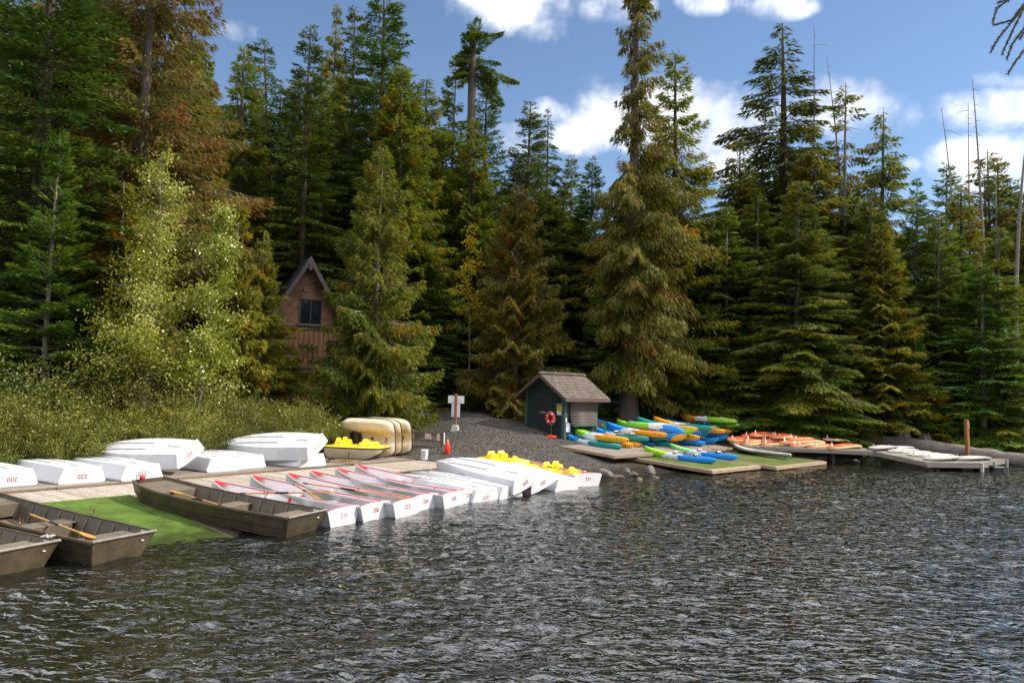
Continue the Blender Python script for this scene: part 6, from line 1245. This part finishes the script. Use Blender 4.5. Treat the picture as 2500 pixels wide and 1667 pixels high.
# ------------------------------------------------------------------ cars on the parking ground behind
M_TYRE = mat('tyre_rubber', (.015, .015, .016), .8, .1); M_RIM = mat('alloy_rim', (.4, .4, .42), .3, .1, metal=.8)
def car(label, p, rz, col, name='parked_car'):
    o = empty(name, p, rz, label, 'car', 'cars parked behind the trees'); m = mat('car_paint_%d' % int(col[2] * 1000), col, .25, .05, 3, coat=.6)
    prof = [(-2.2, .35), (-2.28, .75), (-2.2, 1.0), (-1.95, 1.08), (1.0, 1.02), (2.0, .92), (2.25, .72), (2.25, .35)]
    mb = MB(); mb.loft([[(x, -.90, z) for x, z in prof], [(x, -.93, z) for x, z in prof], [(x, .93, z) for x, z in prof], [(x, .90, z) for x, z in prof]]); mb.build('body', m, o, bevel=.04, autosmooth=.5)
    c0 = [(-2.1, 1.05), (-1.85, 1.55), (-1.5, 1.64), (.1, 1.62), (.35, 1.55), (1.05, 1.02)]; mb = MB(); mb.loft([[(x, -.86, z) if z < 1.1 else (x, -.70, z) for x, z in c0], [(x, .86, z) if z < 1.1 else (x, .70, z) for x, z in c0]]); mb.build('cabin', m, o, bevel=.03, autosmooth=.5)
    for sd in (-1, 1):
        for x0, x1 in ((-1.75, -.85), (-.75, .05)): mb = MB(); a = [(x0, sd * .845, 1.12), (x1 + .06, sd * .845, 1.12), (x1, sd * .74, 1.54), (x0 + .1, sd * .74, 1.54)]; mb.loft([a, [(q[0], q[1] + sd * .02, q[2]) for q in a]]); mb.build('side_window', M_GLASS, o)
        mb = MB(); a = [(.14, sd * .845, 1.12), (.78, sd * .85, 1.10), (.34, sd * .745, 1.48), (.12, sd * .74, 1.54)]; mb.loft([a, [(q[0], q[1] + sd * .02, q[2]) for q in a]]); mb.build('side_window', M_GLASS, o)
        for x in (-1.4, 1.4): w = MB().tube([(x, sd * .80, .34), (x, sd * .96, .34)], .34, 20).build('wheel', M_TYRE, o); MB().tube([(x, sd * .955, .34), (x, sd * .975, .34)], .2, 12).build('rim', M_RIM, w)
        MB().box((2.24, sd * .65, .72), (.06, .36, .14)).build('headlight', M_PAPER, o); MB().box((-2.26, sd * .78, .85), (.06, .2, .3)).build('tail_light', M_RED, o)
    mb = MB(); a = [(.42, -.64, 1.52), (.42, .64, 1.52), (1.0, .78, 1.08), (1.0, -.78, 1.08)]; mb.loft([a, [(q[0] + .04, q[1], q[2] + .03) for q in a]]); mb.build('windscreen', M_GLASS, o)
    mb = MB(); a = [(-1.9, -.62, 1.5), (-1.9, .62, 1.5), (-2.11, .78, 1.1), (-2.11, -.78, 1.1)]; mb.loft([a, [(q[0] - .03, q[1], q[2] + .01) for q in a]]); mb.build('rear_window', M_GLASS, o); MB().box((-2.30, 0, .5), (.1, 1.7, .16)).build('bumper', M_BLK, o); return o
for px, top, D, rz, col, lab in [(1092, 851, 54.5, 2.9, (.012, .012, .016), 'black car showing left of the shaded cedar'), (1350, 876, 53.5, .4, (.30, .32, .38), 'silver car mostly hidden behind the hut cedar'), (1450, 869, 53, .05, (.025, .045, .085), 'dark blue estate car left of the giant trunk')]:
    g = UD(px, top, D); car(lab, (g.x, g.y, gz(g.x, g.y) + .02), rz, col)
# ------------------------------------------------------------------ signpost, fence, bucket and the rest on the beach
g = G(1111, 1050); SG = empty('signpost', g, -.1, 'two blank white boards on a red-brown post on the gravel', 'sign'); MB().box((0, 0, .95), (.12, .10, 1.7)).build('post', W_RED, SG, bevel=.01); MB().box((-.005, .07, 1.52), (.80, .025, .38)).build('upper_board', M_PAPER, SG); MB().box((-.01, .07, .98), (.42, .025, .66)).build('lower_board', M_PAPER, SG); mb = MB(); mb.loft([[(-.22, -.22, -.1), (.22, -.22, -.1), (.22, .22, -.1), (-.22, .22, -.1)], [(-.14, -.14, .26), (.14, -.14, .26), (.14, .14, .26), (-.14, .14, .26)]]); mb.build('concrete_foot', M_CONC, SG, bevel=.02)
f0 = U(1004, 1100, .55); f1 = U(1078, 1106, .55); fv = (f1 - f0); FN = empty('rail_fence', f0, math.atan2(fv.y, fv.x), 'low brown rail fence with pale plates at the dock end', 'fence'); FLN = fv.length
for z in (.22, .52, .84): MB().box((FLN / 2, 0, z), (FLN, .05, .11)).build('rail', W_BROWN, FN)
for x in (0, FLN): MB().box((x, .05, .40), (.12, .12, 1.05)).build('post', W_BROWN, FN)
for x, z, w, h in ((FLN * .56, .72, .34, .24), (FLN * .90, .70, .16, .32)): MB().box((x, -.04, z), (w, .02, h)).build('plate', mat('pale_plate', (.48, .44, .38), .6, .06), FN)
MB().tube([(FLN + .12, 0, .42), (FLN + .12, 0, .92)], .035, 8).build('white_pole', M_PAPER, FN)
p = G(1092, 1108); RC = empty('rescue_can', p, .3, 'red torpedo-shaped rescue can standing by the fence', 'rescue can'); MB().tube([(0, 0, 0), (0, 0, .08), (0, 0, .3), (0, 0, .48), (0, 0, .56)], [.07, .11, .115, .08, .03], 16).build('body', M_BUOY, RC, autosmooth=.8); MB().tube([(0, 0, .55), (0, 0, .64)], .02, 8).build('tip', M_PAPER, RC)
p = U(1036, 1121, ZD); BK = empty('bucket', p, 0, 'white plastic bucket with black marks on the dock end', 'bucket'); mb = MB(); mb.tube([(0, 0, 0), (0, 0, .36), (0, 0, .362), (0, 0, .40)], [.125, .148, .156, .158], 24, cap=False); mb.tube([(0, 0, .395), (0, 0, .05)], [.145, .115], 24); mb.build('pail', M_WHITE2, BK, autosmooth=.6)
for i in range(3):
    mb = MB(); r = []; z = .08 + i * .085
    for a in np.linspace(-2.2, -1.1, 8): q = .127 + .06 * z + .003; r.append([(q * math.cos(a), q * math.sin(a), z + .02 * math.sin(a * 3)), (q * math.cos(a), q * math.sin(a), z + .03 + .02 * math.sin(a * 3)), ((q + .002) * math.cos(a), (q + .002) * math.sin(a), z + .03 + .02 * math.sin(a * 3)), ((q + .002) * math.cos(a), (q + .002) * math.sin(a), z + .02 * math.sin(a * 3))])
    mb.loft(r); mb.build('black_mark', M_BLK, BK)
# ---- pedal boats
M_CREAM = mat('cream_pedal_boat_hull', (.52, .43, .29), .45, .14, 2.5, noise2=(.40, .28, .12)); M_YEL = mat('yellow_pedal_boat_deck', (.86, .56, .012), .4, .06, 3); M_GAP = mat('black_rim', (.015, .015, .015), .5, .1)
PLn, PWd = 2.45, 1.6
def outline(u, v):                                    # rounded rectangle, u,v in -1..1
    a, b = u, v; k = 1 - .10 * max(0, abs(v)) ** 4 * (1 if u > 0 else .5); x = PLn / 2 * a * (1 - .06 * abs(b) ** 5); return x, PWd / 2 * b * (1 - .13 * abs(a) ** 8 - (.10 * max(0, a) ** 3))
def pedal_meshes():
    nu, nv = 44, 34; us = np.linspace(-1, 1, nu); vs = np.linspace(-1, 1, nv)
    def deckz(u, v):
        z = .0; e = min(1, (1 - abs(v)) * 9) * min(1, (1 - abs(u)) * 10); well = (1 if abs(v) < .72 and -.55 < u < .55 else 0)
        def bump(x, c, w, s=6): return 1 / (1 + math.exp(-s * (1 - abs(x - c) / w) * 3))
        z = .05 * e - .10 * well
        back = bump(u, -.50, .13, 6) * (bump(v, .38, .27, 8) + bump(v, -.38, .27, 8)); z += .30 * back * min(1, e * 1.4)
        cons = bump(u, .38, .24, 4) * bump(v, 0, .58, 7) ; z += .26 * cons * e * (1 if u < .38 else max(0, 1 - (u - .38) / .5) ** .6)
        mid = bump(v, 0, .09, 4) * bump(u, -.1, .5, 4); z += .12 * mid
        return z
    def hullz(u, v):
        av = abs(v); pon = 1 / (1 + math.exp(-14 * (av - .34))) * (1 - max(0, (av - .86) / .14) ** 2 * .55); ends = 1 - max(0, (u - .35) / .65) ** 2 * .85 - max(0, (-u - .7) / .3) ** 2 * .45
        return -.06 - .36 * pon * max(0, ends) - .05 * (1 - abs(u) ** 6)
    def sheet(fn, rim):
        V = []; F = []
        for u in us:
            for v in vs: x, y = outline(u, v); V.append((x, y, fn(u, v) if (abs(u) < .999 and abs(v) < .999) else rim))
        for i in range(nu - 1):
            for k in range(nv - 1): a = i * nv + k; F.append((a, a + nv, a + nv + 1, a + 1))
        return V, F
    V, F = sheet(deckz, .0); dk_ = MB(); dk_.add(V, F); d_ = dk_.mesh('deck', M_YEL, autosmooth=.9); V, F = sheet(hullz, -.03); hk = MB(); hk.add(V, F); h_ = hk.mesh('hull', M_CREAM, autosmooth=.9)
    bd = [(u, -1) for u in us] + [(1, v) for v in vs[1:]] + [(u, 1) for u in us[::-1][1:]] + [(-1, v) for v in vs[::-1][1:-1]]; rings = []
    mb = MB(); n = len(bd); V = []
    for u, v in bd:
        x, y = outline(u, v); s = 1.012; V += [(x * s, y * s, .012), (x * s * 1.008, y * s * 1.012, -.015), (x * s, y * s, -.04), (x * .985, y * .98, -.015)]
    F = [(4 * i + k, 4 * ((i + 1) % n) + k, 4 * ((i + 1) % n) + (k + 1) % 4, 4 * i + (k + 1) % 4) for i in range(n) for k in range(4)]; mb.add(V, F); r_ = mb.mesh('rim', M_GAP, smooth=True)
    pw = MB(); pw.box((-.55, 0, -.16), (.5, .42, .16)); pw.tube([(-.55, -.3, -.2), (-.55, .3, -.2)], .17, 12); p_ = pw.mesh('paddle_wheel', M_BLK, bevel=.01)
    rd = MB(); rd.tube([(.75, -.05, -.08), (.9, 0, -.16), (.85, .15, -.22)], .02, 6); rd.tube([(.2, .02, -.12), (.2, .02, -.15)], .06, 10); q_ = rd.mesh('rudder_gear', M_BLK)
    st = MB(); st.tube([(.0, 0, .0), (-.02, 0, .30), (-.08, 0, .34)], .015, 6); s_ = st.mesh('tiller', M_BLK)
    return dict(deck=d_, hull=h_, rim=r_, paddle_wheel=p_, rudder_gear=q_, tiller=s_)
PBM = pedal_meshes()
def pedal(label, M, group='pedal boats'):
    o = empty('pedal_boat', (0, 0, 0), 0, label, 'pedal boat', group)
    for k in PBM: link(k, PBM[k], None, o)
    pose(o, M); return o
p = U(868, 1120, ZD); pedal('yellow and cream pedal boat lying on the dock', Matrix.Translation((p.x, p.y + .35, ZD + .47)) @ Matrix.Rotation(R(-14), 4, 'Z'))
# three upended ones: bottoms towards the camera, long side down
for i, (px, py, lab) in enumerate([(890, 1116, 'cream pedal boat on edge, bottom towards camera, nearest of three'), (905, 1115, 'cream pedal boat on edge, middle of three'), (930, 1113, 'cream pedal boat on edge, farthest right of three')]):
    p = U(px, py, ZD) + Vector((.05, .75, 0)) + Vector((.0, .34 * i, 0)); yaw = R(-20 - 2 * i)
    X = Vector((math.cos(yaw), math.sin(yaw), 0)); Z = Vector((-math.sin(yaw), math.cos(yaw), .16)).normalized(); Y = Z.cross(X).normalized()     # local -Z (the bottom) faces the camera
    M = Matrix(((X.x, Y.x, Z.x, p.x), (X.y, Y.y, Z.y, p.y), (X.z, Y.z, Z.z, p.z + PWd / 2 * .98), (0, 0, 0, 1))); pedal(lab, M, 'upended pedal boats')
for px, py, lab, yw in [(1240, 1150, 'yellow pedal boat on the gravel behind the capsized boats', -42), (1378, 1178, 'yellow pedal boat on the gravel beside rowboat 221', -40)]:
    p = G(px, py); pedal(lab, Matrix.Translation((p.x, p.y, p.z + .36)) @ Matrix.Rotation(R(yw), 4, 'Z') @ Matrix.Rotation(.1, 4, 'Y'))
# oars and gear heaped on the dock by the pedal boats
p = U(800, 1128, ZD); 
for i, (dx, dy, a, lab) in enumerate([(0, 0, -18, 'lowest oar of the heap on the dock'), (.1, .16, -10, 'middle oar of the heap on the dock'), (.25, -.05, -24, 'top oar of the heap on the dock')]):
    a0 = p + Vector((dx - .9, dy + .3, .04 + .045 * i)); oar('oar', lab, a0, a0 + Vector((2.1 * math.cos(R(a)), 2.1 * math.sin(R(a)), 0)))
c = U(850, 1125, ZD); mb = MB(); mb.box((0, 0, .05), (.34, .26, .1)); mb.tube([(.0, 0, .1), (.02, 0, .34)], .02, 6); mb.box((.36, .05, .04), (.3, .34, .08)); o = mb.build('tool_heap', M_BLK, None, bevel=.02); o.location = c; tag(o, 'small heap of black gear on the dock near the yellow pedal boat', 'gear')
# ------------------------------------------------------------------ pale dead branches leaning out on the right shore
M_PALE = mat('bleached_branch', (.42, .39, .35), .8, .15, 6)
for i, (pts, lab) in enumerate([([(2417, 640), (2432, 700), (2446, 760), (2460, 820), (2478, 880), (2500, 930)], 'long bleached dead branch curving down the right edge'), ([(2452, 800), (2468, 860), (2476, 920), (2492, 990), (2505, 1010)], 'lower bleached branch at the right edge'), ([(2390, 632), (2398, 660), (2402, 690)], 'short bleached twig above the bare trunks'), ([(2252, 980), (2249, 1010), (2243, 1040), (2238, 1060)], 'forked bleached branch standing by the stumps')]):
    q = [UD(a, b, 56 if i < 3 else 49.5) for a, b in pts]; mb = MB(); mb.tube(q, [.05 - .03 * k / len(q) for k in range(len(q))], 6)
    mb.tube([q[1], q[1] + Vector((-.4, 0, .1)), q[1] + Vector((-.6, 0, -.3))], .018, 5); o = tag(mb.build('dead_branch', M_PALE, None, autosmooth=1), lab, 'branch')
# ------------------------------------------------------------------ the fir on the photographer's bank; one bough hangs into the picture
tp = Vector((5.2, 2.6, gz(5.2, 2.6))); NT = empty('near_fir', tp, 0, 'drooping dark fir bough hanging into the top right corner', 'tree')
MB().tube([(0, 0, -.3), (.05, .03, 3), (.02, 0, 9)], [.24, .2, .05], 14).build('trunk', BARK, NT, autosmooth=.8)
b0 = Vector((5.2, 2.6, 6.0)); tip0 = UD(2580, -150, 3.9); mb = MB(); mb.tube([b0 - tp, b0.lerp(tip0, .5) + Vector((0, 0, .25)) - tp, tip0 - tp], [.05, .03, .012], 8); mb.build('limb', BARK, NT, autosmooth=.8)
rn = np.random.default_rng(3); Ps = []; Ds = []; wood_ = MB()
def spray(path, w):
    q = [UD(a, b, d) for a, b, d in path]; wood_.tube([v - tp for v in q], .004, 5)
    for k in range(len(q) - 1):
        a, b = q[k], q[k + 1]; n_ = max(6, int((b - a).length / .0011)); d = (b - a).normalized()
        for j_ in range(n_):
            t = rn.random(); pp = a.lerp(b, t) - tp; rnd = Vector(rn.normal(size=3)); sd_ = (rnd - d * rnd.dot(d)).normalized(); Ps.append(pp); Ds.append((d * .8 + sd_ * .75).normalized())
for path in [[(2580, -150, 3.9), (2530, -40, 3.9), (2490, 30, 3.88), (2440, 90, 3.86), (2418, 128, 3.85)], [(2530, -40, 3.9), (2470, -5, 3.9), (2432, 22, 3.9), (2424, 56, 3.9)], [(2515, -10, 3.9), (2470, 50, 3.92), (2425, 62, 3.92)], [(2500, 20, 3.9), (2470, 80, 3.9), (2447, 132, 3.9)], [(2520, 0, 3.88), (2500, 70, 3.85), (2470, 110, 3.85), (2458, 145, 3.85)], [(2550, 40, 3.85), (2510, 110, 3.84), (2480, 150, 3.84), (2460, 182, 3.84)], [(2560, -20, 3.95), (2520, 50, 3.95), (2490, 95, 3.95)], [(2600, -60, 3.8), (2540, 70, 3.82), (2505, 130, 3.82)], [(2510, -60, 3.95), (2480, -30, 3.95), (2452, 2, 3.95), (2436, 8, 3.95)]]: spray(path, .01)
wood_.build('twig', BARK, NT); Ps = np.array(Ps); Ds = np.array(Ds); V, F = fronds(Ps, Ds, np.full(len(Ps), .019) * rn.uniform(.7, 1.2, len(Ps)), np.full(len(Ps), .0024), rn); link('needles', npmesh('needles', V, F, np.repeat(rn.uniform(.2, .7, len(Ps)), 3)), L_FIR, NT)
